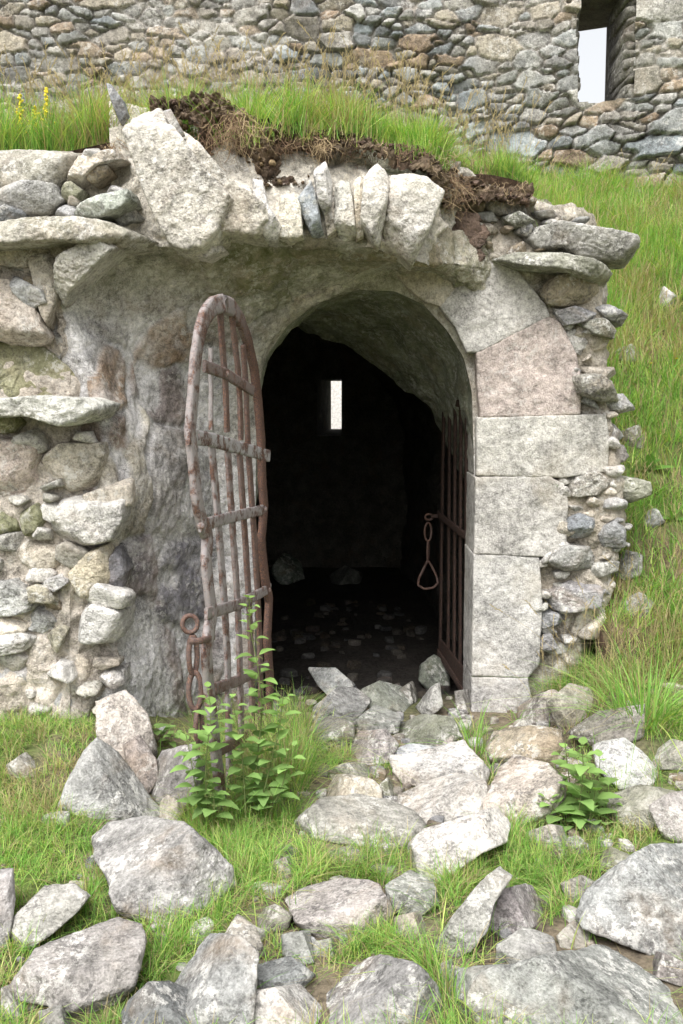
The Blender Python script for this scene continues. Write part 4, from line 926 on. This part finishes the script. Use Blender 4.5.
# foreground
r = np.random.default_rng(77)
n0 = 420000
x = r.uniform(-2.2, 2.4, n0); y = r.uniform(1.9, 4.5, n0); z = ground_z(x, y); P = np.stack([x, y, z], 1); px, py = proj(P)
E_ = [  # cx, cy, rx, ry, density, height
 (60,760,90,45,.55,.05),(30,830,90,60,.75,.06),(60,880,80,40,.6,.05),(170,950,60,40,.9,.07),(110,905,60,40,.8,.07),(270,860,90,45,1.,.08),(350,870,110,30,1.,.08),(240,820,60,40,1.,.10),
 (265,770,50,50,1.,.16),(290,740,30,40,.7,.18),(480,880,90,40,.9,.09),(560,880,60,60,.7,.08),(390,950,70,35,.9,.08),(440,985,30,30,1.,.11),(300,955,60,30,.5,.05),(520,850,60,30,.7,.09),
 (600,860,50,60,.5,.05),(340,770,40,30,.5,.06),(400,765,30,20,.4,.05),(640,830,60,40,.4,.07),(10,960,60,60,.8,.07),(470,770,25,50,.5,.1),(600,690,60,40,.8,.09),(560,680,40,25,.9,.06),(660,740,60,60,.6,.1),(200,900,60,40,.8,.08),(20,740,60,30,.6,.06)]
dens = np.zeros(n0); hh = np.full(n0, .05)
for cx, cy, rx, ry, de, he in E_:
    g = np.exp(-(((px - cx) / rx) ** 2 + ((py - cy) / ry) ** 2) * 1.1) * de; hh = np.where(g > dens, he, hh); dens = np.maximum(dens, g)
outside = (px < 0) | (px > 683) | (py > 1024); dens = np.where(outside, .5, dens)
nz = fbm(np.c_[P[:, :2] * 5, z * 0], 3, 88); nz2 = fbm(np.c_[P[:, :2] * 18, z * 0], 2, 89)
keep = r.random(n0) < dens * ss(-.6, .0, nz) * ss(-.6, .0, nz2)
keep &= ~((y > 4.15) & (abs(x - .05) < .7)); keep &= ~((x < -.78) & (y > 3.86))
for S_ in SILS: keep &= ~inside_poly(S_, px, py)
P = P[keep]; H = hh[keep] * r.uniform(.5, 1.5, len(P)) 
print('fg grass', len(P))
mk_grass('foreground_grass', P, H, r.uniform(.0012, .0030, len(P)), .55, .2, .6, 5, 'short green and straw grass growing between the fallen stones', 3, .8)
# top turf
n0 = 90000
x = r.uniform(-2.4, 1.5, n0); t = r.random(n0) ** 2.2; y = edgeY(np.minimum(x, 1.12)) + t * (8.9 - edgeY(x)) + .005; fr = (r.random(n0) < .10) & (x > -.75) & (x < .45); y = np.where(fr, edgeY(x) - .12 * r.random(n0) ** 1.5, y); z = hill_z(x, y) + np.where(fr, -.045 * r.random(n0) - .03 * ss(-.3, .3, fbm(np.c_[x * 14, y * 0, y * 0], 2, 96)), 0)
P = np.stack([x, y, z], 1); nz = fbm(np.c_[P[:, :2] * 3, z * 0], 3, 98); px, py = proj(P)
keep = r.random(n0) < (.35 + .65 * ss(-.3, .2, nz)); keep &= (x < 1.05)
P = P[keep]; px = px[keep]; H = (.55 + .9 * ss(-.3, .35, fbm(np.c_[P[:, :2] * 11, P[:, 0] * 0], 3, 97))) * (.10 + .13 * r.random(len(P))) * np.interp(px, [0, 90, 120, 200, 300, 420, 520, 600], [1.0, 1.0, .85, .8, .75, .7, .55, .5])
mk_grass('turf_top_grass', P, H, r.uniform(.0018, .0042, len(P)), .38, .10, .8, 6, 'bright green grass fringe growing on top of the vault', 3, .5)
# right bank
n0 = 160000
x = r.uniform(.7, 4.2, n0); y = 3.7 + r.random(n0) ** 1.4 * 5.2; z = hill_z(x, y); g0 = ground_z(x, y)
P = np.stack([x, y, z], 1); px, py = proj(P); nz = fbm(np.c_[P[:, :2] * 2.5, z * 0], 3, 108)
keep = (z > g0 - .02) & (px < 900) & (r.random(n0) < (.3 + .7 * ss(-.35, .15, nz))) & ~((y < 4.7) & (x < 1.16)) & ((x > 1.05) | (y > 4.8))
P = P[keep]; H = (.07 + .12 * r.random(len(P))) * (.8 + .5 * ss(-.2, .4, nz[keep])) * (1 + .6 * ss(6, 8.5, P[:, 1]))
print('bank', len(P))
mk_grass('bank_grass', P, H, np.where(r.random(len(P)) < .25, r.uniform(.005, .009, len(P)), r.uniform(.0018, .0045, len(P))), .45, .17, .6, 7, 'long green grass covering the sloping bank on the right', 3, .6)
# dry seed stalks
mb = MB()
def stalk(p, h, col, bend):
    d = np.array([r.normal(), r.normal() * .4, 0]) * bend; m = 5
    pts = [p + EZ * h * t + d * h * t * t for t in np.linspace(0, 1, m)]
    strand(mb, pts, .0013, .0006, col, 3)
    e = pts[-1]; dirn = pts[-1] - pts[-2]; dirn /= np.linalg.norm(dirn)
    for q in range(9):
        s = e - dirn * h * .16 * (1 - q / 9); o_ = np.array([r.normal(), r.normal(), r.normal() * .4]) * .006
        strand(mb, [s, s + o_ * .6 + dirn * .008, s + o_ + dirn * .014], .0018, .0004, np.array(col) * 1.05, 3)
for i in range(1300):
    u = r.random()
    if u < .62: x = r.uniform(-1.5, 1.1); y = float(edgeY(min(x, 1.1))) + abs(r.normal()) * .5 + .02; h = r.uniform(.16, .44)
    else: x = r.uniform(1.05, 3.0); y = r.uniform(4.4, 8.0); h = r.uniform(.15, .45)
    stalk(np.array([x, y, float(hill_z(x, y))]), h, DRY * r.uniform(.8, 1.25), .22)
for i in range(45):
    x = r.uniform(.85, 1.5); y = r.uniform(4.05, 4.35); stalk(np.array([x, y, float(max(ground_z(x, y), hill_z(x, y) if x > 1.35 else -9))]), r.uniform(.2, .5), DRY * r.uniform(.8, 1.2), .4)
o = mb.build('dry_grass_stalks', M_GRASS); tag(o, 'tall straw coloured seed stalks standing over the green grass', 'dry grass', kind='stuff')

# tall tufts as things
def tuft(px_, py_, n, h, spread, label, zf, seed, w=.006, lean=.5, droop=1.0, dry=.05):
    r = np.random.default_rng(seed); b = hit(px_, py_, zf)
    a = r.uniform(0, 2 * PI, n); rad = spread * np.sqrt(r.random(n)); P = b + np.stack([np.cos(a) * rad, np.sin(a) * rad * .7, 0 * a - .01], 1)
    fan = np.stack([np.cos(a), np.sin(a), 0 * a], 1)
    V, Q, c = blades('x', P, h * r.uniform(.5, 1.15, n), w * r.uniform(.5, 1, n), lean, grass_cols(n, r, dry, .35), seed, '', 6, droop, fan=fan)
    o = link_mesh('grass_tuft', V, Q, M_GRASS, None, c, None, origin=b); tag(o, label, 'grass tuft', 'tall grass tufts'); return o
bz = lambda x, y: np.maximum(ground_z(x, y), np.where(np.asarray(x) > 1.2, hill_z(x, y), -9))
tuft(645, 722, 190, .34, .13, 'big arching grass tuft on the bank right of the pier', bz, 1)
tuft(472, 752, 34, .27, .05, 'thin long bladed grass tuft growing against the right jamb foot', ground_z, 2, lean=.45)
tuft(288, 790, 70, .30, .09, 'tall upright grass tuft beside the nettle and the left gate', ground_z, 3, lean=.3)
tuft(220, 1018, 0 + 12, .12, .04, 'small grass tuft between the bottom edge boulders on the left', ground_z, 4)
tuft(446, 1000, 26, .15, .03, 'broad leaved grass tuft beside the very large bottom slab', ground_z, 5, w=.009, lean=.6)
tuft(500, 880, 60, .13, .07, 'bright grass tuft in front of the long whitish block', ground_z, 6, lean=.5, w=.004)
tuft(330, 735, 12, .12, .03, 'sparse grass tuft sprouting from the threshold slabs', ground_z, 7)
tuft(556, 690, 160, .09, .09, 'fine dense grass cushion beside the right jamb base', bz, 8, w=.002, lean=.5)
tuft(150, 765, 14, .16, .03, 'dark sparse grass tuft at the foot of the left reveal', ground_z, 9)
tuft(612, 622, 60, .20, .06, 'loose grass tuft hanging over the foot of the pier rubble', bz, 11, w=.004)
tuft(640, 505, 60, .20, .07, 'grass tuft in the bank touching the pier beside the jamb blocks', bz, 12, w=.005)
tuft(646, 425, 50, .18, .06, 'grass tuft behind the pier shoulder stones', bz, 13, w=.005)
tuft(672, 440, 90, .25, .10, 'bright grass tuft high on the bank at the right edge', bz, 10)

# ------------------------------------------------------------------ NETTLES AND OTHER PLANTS
def leaf(mb, p, d, L_, w, col, r, up=EZ, serr=True):
    d = d / np.linalg.norm(d); s = np.cross(d, up); s /= np.linalg.norm(s) + 1e-9; nrm = np.cross(s, d)
    ts = np.linspace(0, 1, 8); prof = np.array([.22, .86, 1.03, 1.0, .86, .66, .38, .0]) * w * .5
    if serr: prof = prof * np.array([1, .92, 1.06, .93, 1.07, .9, 1.08, 1])
    dr = r.uniform(.1, .55)
    mid = np.array([p + d * L_ * t - up * L_ * dr * t * t for t in ts])
    lf = mid - s * prof[:, None] + nrm * prof[:, None] * .18; rt = mid + s * prof[:, None] + nrm * prof[:, None] * .18
    V = np.stack([lf, mid, rt], 1).reshape(-1, 3)
    i = np.arange(7)[:, None] * 3; Q = np.concatenate([i + np.array([0, 1, 4, 3]), i + np.array([1, 2, 5, 4])])
    mb.add(V, Q, np.array(col) * r.uniform(.75, 1.25))
def nettle(name, stems, label, seed, size=.055, zf=ground_z):
    r = np.random.default_rng(seed)
    base = at(*stems[0][0]) ; root = empty(name, base, label, 'nettle', 'nettles by the doorway'); ms = MB(); ml = MB()
    for pts in stems:
        P3 = np.array([at(*q) for q in pts]); n = max(8, int(np.linalg.norm(np.diff(P3, axis=0), axis=1).sum() / .027)); C = smooth1(resample(P3, n), 2)
        strand(ms, C, .0032, .0014, np.array([.16, .20, .07]), 5)
        a0 = r.uniform(0, PI)
        for k in range(2, n):
            f = k / (n - 1); sz = size * np.interp(f, [0, .3, .75, 1], [.7, 1.15, 1, .5]) * r.uniform(.8, 1.2); a0 += PI / 2 + r.normal() * .25
            for sgn in (0, PI):
                if r.random() < .1: continue
                d = np.array([math.cos(a0 + sgn), math.sin(a0 + sgn), .25 + .35 * f + r.normal() * .15])
                q = C[k] + d * .012; strand(ms, [C[k], q + d * .006], .001, .0008, np.array([.16, .2, .07]), 3)
                col = np.array([.15, .25, .075]) * (1 - f * .45) + np.array([.26, .40, .11]) * f * .55
                leaf(ml, q, d, sz, sz * .66, col, r)
                if f > .35 and r.random() < .6:
                    for z in range(3):
                        strand(ml, [C[k], C[k] + d * .012 - EZ * .006, C[k] + d * .022 + r.normal(size=3) * .004 - EZ * .02], .0014, .0008, np.array([.25, .29, .10]), 3)
    ms.build('stem', M_LEAF, root); ml.build('foliage', M_LEAF, root); return root
nettle('nettle', [[(205, 822, 3.18), (196, 790, 3.18), (190, 755, 3.18), (186, 735, 3.18)], [(210, 824, 3.16), (205, 780, 3.16), (207, 745, 3.16), (212, 715, 3.18), (208, 690, 3.2)], [(250, 822, 3.24), (256, 770, 3.26), (262, 715, 3.28), (258, 665, 3.30), (250, 630, 3.32), (249, 600, 3.34)],
                  [(256, 822, 3.22), (268, 775, 3.24), (280, 725, 3.26), (284, 690, 3.28)], [(262, 822, 3.22), (280, 795, 3.22), (292, 750, 3.24)], [(246, 822, 3.2), (244, 780, 3.22), (240, 735, 3.24), (232, 700, 3.25)], [(212, 826, 3.14), (215, 805, 3.14), (212, 790, 3.14)]],
       'tall nettle clump climbing through the open left gate', 1, .064)
nettle('nettle', [[(575, 838, 3.3), (572, 800, 3.3), (568, 770, 3.3), (565, 742, 3.3)], [(590, 838, 3.32), (598, 800, 3.32), (600, 760, 3.34)], [(580, 838, 3.26), (560, 815, 3.24), (552, 790, 3.24)], [(585, 838, 3.24), (605, 825, 3.22), (612, 805, 3.22)], [(578, 836, 3.2), (580, 800, 3.2), (584, 770, 3.2), (582, 748, 3.2)], [(572, 836, 3.22), (556, 812, 3.2), (548, 800, 3.2)], [(586, 836, 3.2), (592, 812, 3.2), (596, 785, 3.2)]],
       'bushy bright nettle growing among the stones right of the doorway', 2, .075)
nettle('nettle', [[(665, 790, 3.6), (662, 770, 3.6), (655, 755, 3.6)], [(670, 790, 3.6), (682, 770, 3.6)], [(668, 790, 3.55), (675, 775, 3.55), (674, 760, 3.55)]], 'small low nettle at the right edge above the brown rock', 3, .05)
nettle('nettle', [[(165, 745, 3.85), (160, 730, 3.85), (150, 728, 3.8)], [(166, 745, 3.85), (175, 735, 3.8)]], 'single small nettle at the foot of the left reveal', 4, .05)
def dock(px_, py_, leaves, label, seed):
    r = np.random.default_rng(seed); b = hit(px_, py_, bz); ml = MB()
    for a, L_ in leaves:
        d = np.array([math.cos(a), -.5, math.sin(a)]); leaf(ml, b, d, L_, L_ * .3, (.13, .27, .05), r, up=np.array([0, -.4, .9]), serr=False)
    o = ml.build('dock_plant', M_LEAF, None, origin=b); tag(o, label, 'weed', 'broad leaved weeds on the bank')
dock(648, 470, [(2.2, .16), (1.6, .18), (.3, .15), (2.8, .12), (1.1, .14)], 'broad leaved dock plant beside the right pier on the bank', 3)
dock(640, 385, [(1.9, .14), (1.2, .12), (2.6, .12)], 'smaller dock plant on the bank above the pier shoulder', 4)
dock(655, 690, [(1.9, .09), (1.2, .1), (2.6, .09), (.4, .08), (3., .08)], 'low leafy weed under the big arching tuft', 5)
dock(20, 800, [(1.9, .05), (1.2, .05), (2.6, .05), (.4, .04)], 'small leafy weed in the grass at far left', 6)
dock(625, 560, [(2.0, .10), (1.3, .12), (2.7, .1), (.5, .09)], 'small leafy weed low on the bank beside the pier rubble', 7)
dock(672, 520, [(1.9, .12), (1.2, .12), (2.6, .10), (.3, .1)], 'leafy weed at the right edge halfway up the bank', 8)
dock(590, 432, [(1.9, .12), (1.3, .14), (.8, .12)], 'weed sprouting behind the pier rubble next to the jamb blocks', 9)
def flower(px_, py_, zf, h, label, spike, seed):
    r = np.random.default_rng(seed); b = hit(px_, py_, zf); root = empty('yellow_flower', b, label, 'flower', 'yellow wild flowers')
    ms = MB(); mf = MB(); top_ = b + np.array([r.normal() * .02, 0, h]); strand(ms, [b, (b + top_) / 2 + r.normal(size=3) * .004, top_], .002, .0012, (.14, .22, .06), 4)
    ms.build('stem', M_LEAF, root)
    if spike:
        for k in range(46):
            t = r.random(); c = b + (top_ - b) * (.55 + .45 * t); w = .02 * (1.1 - t)
            V, T = ico(1); mf.add(c + r.normal(size=3) * w * .6 + V * .0045, T)
    else:
        for k in range(14):
            a = k / 14 * 2 * PI; d = np.array([math.cos(a), math.sin(a) * .8, .35]); leaf(mf, top_, d, .017, .008, (1, 1, 1), r, serr=False)
        V, T = ico(2); mf.add(top_ + V * np.array([.008, .008, .004]), T)
    mf.build('flower_head', M_FLOWER, root)
top_hit = lambda x, y: hill_z(x, y)
def flower_top(x, Y, h, label, seed, spike=True):
    p = at(x, 100, Y)[0]; z = float(hill_z(p, Y)); qx, qy = proj(np.array([[p, Y, z]])); 
    r = np.random.default_rng(seed); b = np.array([p, Y, z]); root = empty('yellow_flower', b, label, 'flower', 'yellow wild flowers'); ms = MB(); mf = MB(); top_ = b + np.array([.01, 0, h])
    strand(ms, [b, (b + top_) / 2 + .004, top_], .002, .0012, (.14, .22, .06), 4); ms.build('stem', M_LEAF, root)
    for k in range(46):
        t = r.random(); c = b + (top_ - b) * (.5 + .5 * t); w = .022 * (1.1 - t); V, T = ico(1); mf.add(c + r.normal(size=3) * w * .6 + V * .0048, T)
    mf.build('flower_head', M_FLOWER, root)
flower_top(18, 4.12, .25, 'yellow flower spike in the turf at the left edge', 1)
flower_top(44, 4.14, .27, 'yellow flower spike on the left turf, middle of three', 2)
flower_top(32, 4.16, .21, 'shorter yellow flower spike on the left turf between two taller ones', 3)
flower_top(576, 5.0, .26, 'yellow flower spike on the turf below the slit window', 4)
flower(654, 375, hill_z, .07, 'yellow dandelion on the right bank, left of the pair', False, 5)
flower(673, 372, hill_z, .08, 'yellow dandelion on the right bank, right of the pair', False, 6)
def moss_cushion(): pass

# ------------------------------------------------------------------ IRON GATES
def bar(pts, w, d, parent, name, paint=0., wn=None, jit=.0012, seed=0):
    """flat forged bar along a polyline; w across, d thick"""
    if name == 'bar': pts = smooth1(resample(pts, 40), 60)
    pts = resample(pts, max(6, int(np.linalg.norm(np.diff(np.array(pts), axis=0), axis=1).sum() / .02)))
    n = len(pts); t = np.gradient(pts, axis=0); t /= np.linalg.norm(t, axis=1)[:, None]
    ref = np.array(wn if wn is not None else (1, 0, 0), float)
    a = ref - (t @ ref)[:, None] * t; a /= np.linalg.norm(a, axis=1)[:, None]; b = np.cross(t, a)
    q = .72; prof = [(-1, -q), (-q, -1), (q, -1), (1, -q), (1, q), (q, 1), (-q, 1), (-1, q)]
    V = []
    for k in range(n):
        for u, v in prof: V.append(pts[k] + a[k] * u * w / 2 + b[k] * v * d / 2)
    V = np.array(V); V += .0016 * np.stack([fbm(V * 60, 2, 1 + seed), fbm(V * 60, 2, 2 + seed), fbm(V * 60, 2, 3 + seed)], 1)
    i = np.arange(n - 1)[:, None] * 8; j = np.arange(8)[None]; jn = (j + 1) % 8
    Q = np.stack([i + j, i + jn, i + 8 + jn, i + 8 + j], -1).reshape(-1, 4)
    if callable(paint): paint = paint(V)
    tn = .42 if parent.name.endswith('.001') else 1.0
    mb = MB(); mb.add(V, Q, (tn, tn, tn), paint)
    for e in (0, (n - 1) * 8): mb.add(V[e:e + 8], np.array([[0, 1, 2, 3], [0, 3, 4, 7], [4, 5, 6, 7]]), (tn, tn, tn), np.mean(paint))
    return mb.build(name, M_IRON, parent)
def rivet(c, rad, parent, paint=0):
    V, T = ico(3); V = V * np.array([rad, rad * .6, rad]); return link_mesh('rivet', V + c, T, M_IRON, parent, (1, 1, 1), paint)
YN, YF = 3.30, 4.22
def gY(x, y):
    xn = np.interp(y, [300, 432, 612, 690, 780, 828], [190, 190, 206, 208, 219, 224]); return YN + (YF - YN) * np.clip((x - xn) / (268. - xn), -.1, 1.1)
gp = lambda x, y, dy=0.: at(x, y, gY(x, y) + dy)
gdir = at(268, 450, YF) - at(192, 450, YN); gdir = gdir / np.linalg.norm(gdir); gdir[2] = 0
g1 = empty('iron_gate', gp(215, 820), 'rusty arched iron gate leaf standing open on the left of the doorway', 'gate', 'iron gate leaves of the doorway')
gn = np.cross(gdir, EZ)
bar([gp(224, 828), gp(219, 780), gp(214, 735), gp(209, 690), gp(206, 650), gp(212, 612), gp(209, 590), gp(206, 560), gp(208, 535), gp(202, 524), gp(197, 500), gp(193, 460), gp(190, 432), gp(193, 395), gp(195, 365), gp(199, 335), gp(205, 316), gp(213, 306), gp(222, 303), gp(232, 308), gp(241, 322), gp(248, 342), gp(254, 368), gp(258, 400), gp(261, 440), gp(262, 480), gp(264, 508), gp(261, 540), gp(265, 580), gp(269, 600), gp(267, 640), gp(270, 680), gp(269, 720), gp(266, 760), gp(262, 800)], .066, .024, g1, 'frame', lambda V: .62 * ss(255, 225, proj(V)[0]), gdir)
bars = [[(211, 348), (211, 395), (211, 430)], [(220, 306), (222, 345), (226, 385), (227, 432)], [(231, 310), (236, 350), (240, 390), (241, 440)], [(243, 345), (246, 385), (248, 445)],
        [(211, 440), (215, 490), (222, 525), (218, 560), (224, 600), (230, 625), (226, 660), (230, 700), (228, 760), (230, 812)],
        [(227, 440), (229, 480), (233, 515), (231, 545), (240, 590), (238, 640), (242, 690), (240, 745), (243, 800)],
        [(239, 445), (243, 500), (246, 560), (250, 600), (251, 650), (253, 700), (252, 790)], [(248, 448), (253, 505), (255, 560), (259, 600), (260, 660), (262, 700), (260, 790)]]
for i, bq in enumerate(bars): bar([gp(a, b, .004) for a, b in bq], (.052 if i > 3 else .042) if i not in (0,) else .02, .014, g1, 'bar', (.7, .1, .1, .1, .65, .45, .15, .1)[i], gdir, seed=i)
cross = [[(204, 366), (226, 374), (253, 391)], [(188, 437), (208, 439), (240, 448), (269, 456)], [(200, 526), (228, 518), (266, 509)], [(206, 614), (240, 604), (270, 588)], [(212, 690), (240, 680), (270, 664)], [(216, 752), (240, 740), (268, 722)]]
for i, cq in enumerate(cross): bar([gp(a, b, -.012) for a, b in cq],   .050 if i in (1,) else .042, .012, g1, 'crossbar', (.3, 1., .7, .6, .3, .1)[i], EZ, seed=20 + i)
for a, b in ((197, 437), (201, 526), (211, 614), (264, 509), (268, 590), (226, 374), (213, 690)): rivet(gp(a, b, -.022), .013, g1, .4)
bar([gp(189, 641, -.03), gp(200, 641, -.02), gp(212, 637, -.01)], .02, .02, g1, 'staple', .1, EZ)
# chain hanging from the left gate
def link_ring(c, rx, rz, ax, th, parent, name='chain_link', paint=0.1):
    an = np.linspace(0, 2 * PI, 22)[:-1]; pts = np.array([c + ax * math.cos(a) * rx + EZ * math.sin(a) * rz for a in an]); mb = MB()
    n = len(pts); cl = np.vstack([pts, pts[:1], pts[1:2]]); strand(mb, cl, th, th, (1, 1, 1), 6, paint); return mb.build(name, M_IRON, parent)
def chain(name, spec, label, cat='chain'):
    root = empty(name, spec[0][0], label, cat, 'chains on the gates')
    for c, rx, rz, ax, th in spec: link_ring(np.array(c), rx, rz, np.array(ax, float) / np.linalg.norm(ax), th, root)
    return root
cY = 3.38
chain('hanging_chain', [(at(190, 624, cY), .026, .030, (1, .2, 0), .009), (at(193, 655, cY), .020, .066, (.6, .8, 0), .0105), (at(195, 691, cY), .022, .066, (1, .2, 0), .0105), (at(199, 727, cY), .018, .058, (.5, .9, 0), .010)], 'thick rusty chain hanging from the near edge of the left gate')
# right gate leaf, opened inwards
YR0, YR1 = 4.68, 5.38      # hinge side near, free side far
def hY(x): return YR1 + (YR0 - YR1) * np.clip((x - 440) / 33., 0, 1.1)
hp = lambda x, y, dy=0.: at(x, y, hY(x) + dy)
hdir = at(473, 500, YR0) - at(440, 500, YR1); hdir[2] = 0; hdir /= np.linalg.norm(hdir)
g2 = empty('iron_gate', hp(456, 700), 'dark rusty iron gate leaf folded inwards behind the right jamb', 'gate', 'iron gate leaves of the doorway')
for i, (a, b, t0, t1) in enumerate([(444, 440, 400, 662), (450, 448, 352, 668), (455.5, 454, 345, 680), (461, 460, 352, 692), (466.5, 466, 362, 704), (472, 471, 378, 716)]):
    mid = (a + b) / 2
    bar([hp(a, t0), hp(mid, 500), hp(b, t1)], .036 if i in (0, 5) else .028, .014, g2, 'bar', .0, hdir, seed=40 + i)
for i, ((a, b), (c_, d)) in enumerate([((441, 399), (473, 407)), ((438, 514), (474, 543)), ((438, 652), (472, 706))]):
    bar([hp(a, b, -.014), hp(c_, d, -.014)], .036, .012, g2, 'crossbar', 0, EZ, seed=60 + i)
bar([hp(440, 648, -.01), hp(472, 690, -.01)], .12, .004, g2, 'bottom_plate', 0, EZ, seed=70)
cy = 5.36
chain('latch_chain', [(at(429, 517, cy), .022, .016, (1, .2, 0), .006), (at(428, 532, cy), .020, .05, (.9, .3, 0), .006), (at(428, 551, cy), .014, .05, (.3, .9, 0), .006)], 'rusty chain with a pear shaped loop hanging from the right gate')
lr = [o for o in bpy.data.objects if o.name == 'latch_chain'][0]
pts = [at(a, b, cy) for a, b in ((428, 560), (425, 566), (419, 578), (418, 585), (424, 589), (433, 588), (438, 583), (436, 575), (431, 565), (428, 560), (425, 566))]
mb = MB(); strand(mb, resample(pts, 40), .007, .007, (1, 1, 1), 6, .1); mb.build('loop', M_IRON, lr)
bar([at(431, 516, cy), hp(441, 516)], .02, .02, g2, 'latch_arm', 0, EZ, seed=80)

# ------------------------------------------------------------------ LIGHT
SUN_EL, SUN_AZ = math.radians(56), math.radians(200)     # azimuth clockwise from +Y
w = bpy.data.worlds.new('World'); scene.world = w; w.use_nodes = True; nt = w.node_tree
bg = nt.nodes['Background']; sky = nt.nodes.new('ShaderNodeTexSky'); sky.sky_type = 'NISHITA'; sky.sun_disc = False
sky.sun_elevation = SUN_EL; sky.sun_rotation = SUN_AZ; sky.dust_density = 6; sky.ozone_density = 1; sky.air_density = 1.2
hs = nt.nodes.new('ShaderNodeHueSaturation'); hs.inputs['Saturation'].default_value = .14
nt.links.new(sky.outputs[0], hs.inputs['Color']); nt.links.new(hs.outputs[0], bg.inputs['Color']); bg.inputs['Strength'].default_value = .15
sl = bpy.data.lights.new('sun', 'SUN'); so = bpy.data.objects.new('sun', sl); COL.objects.link(so)
sl.energy = 1.4; sl.angle = math.radians(40); sl.color = (1, .985, .965)
sd = np.array([math.sin(SUN_AZ) * math.cos(SUN_EL), math.cos(SUN_AZ) * math.cos(SUN_EL), math.sin(SUN_EL)])
from mathutils import Vector
so.rotation_euler = Vector(-sd).to_track_quat('-Z', 'Y').to_euler(); so.location = (0, -5, 8)
vs = scene.view_settings; vs.view_transform = 'Standard'; vs.look = 'None'; vs.gamma = 1; vs.exposure = .97
cy_ = scene.cycles; cy_.use_denoising = True; cy_.max_bounces = 6; cy_.diffuse_bounces = 4; cy_.glossy_bounces = 2; cy_.transmission_bounces = 4; cy_.use_adaptive_sampling = True; cy_.adaptive_threshold = .02
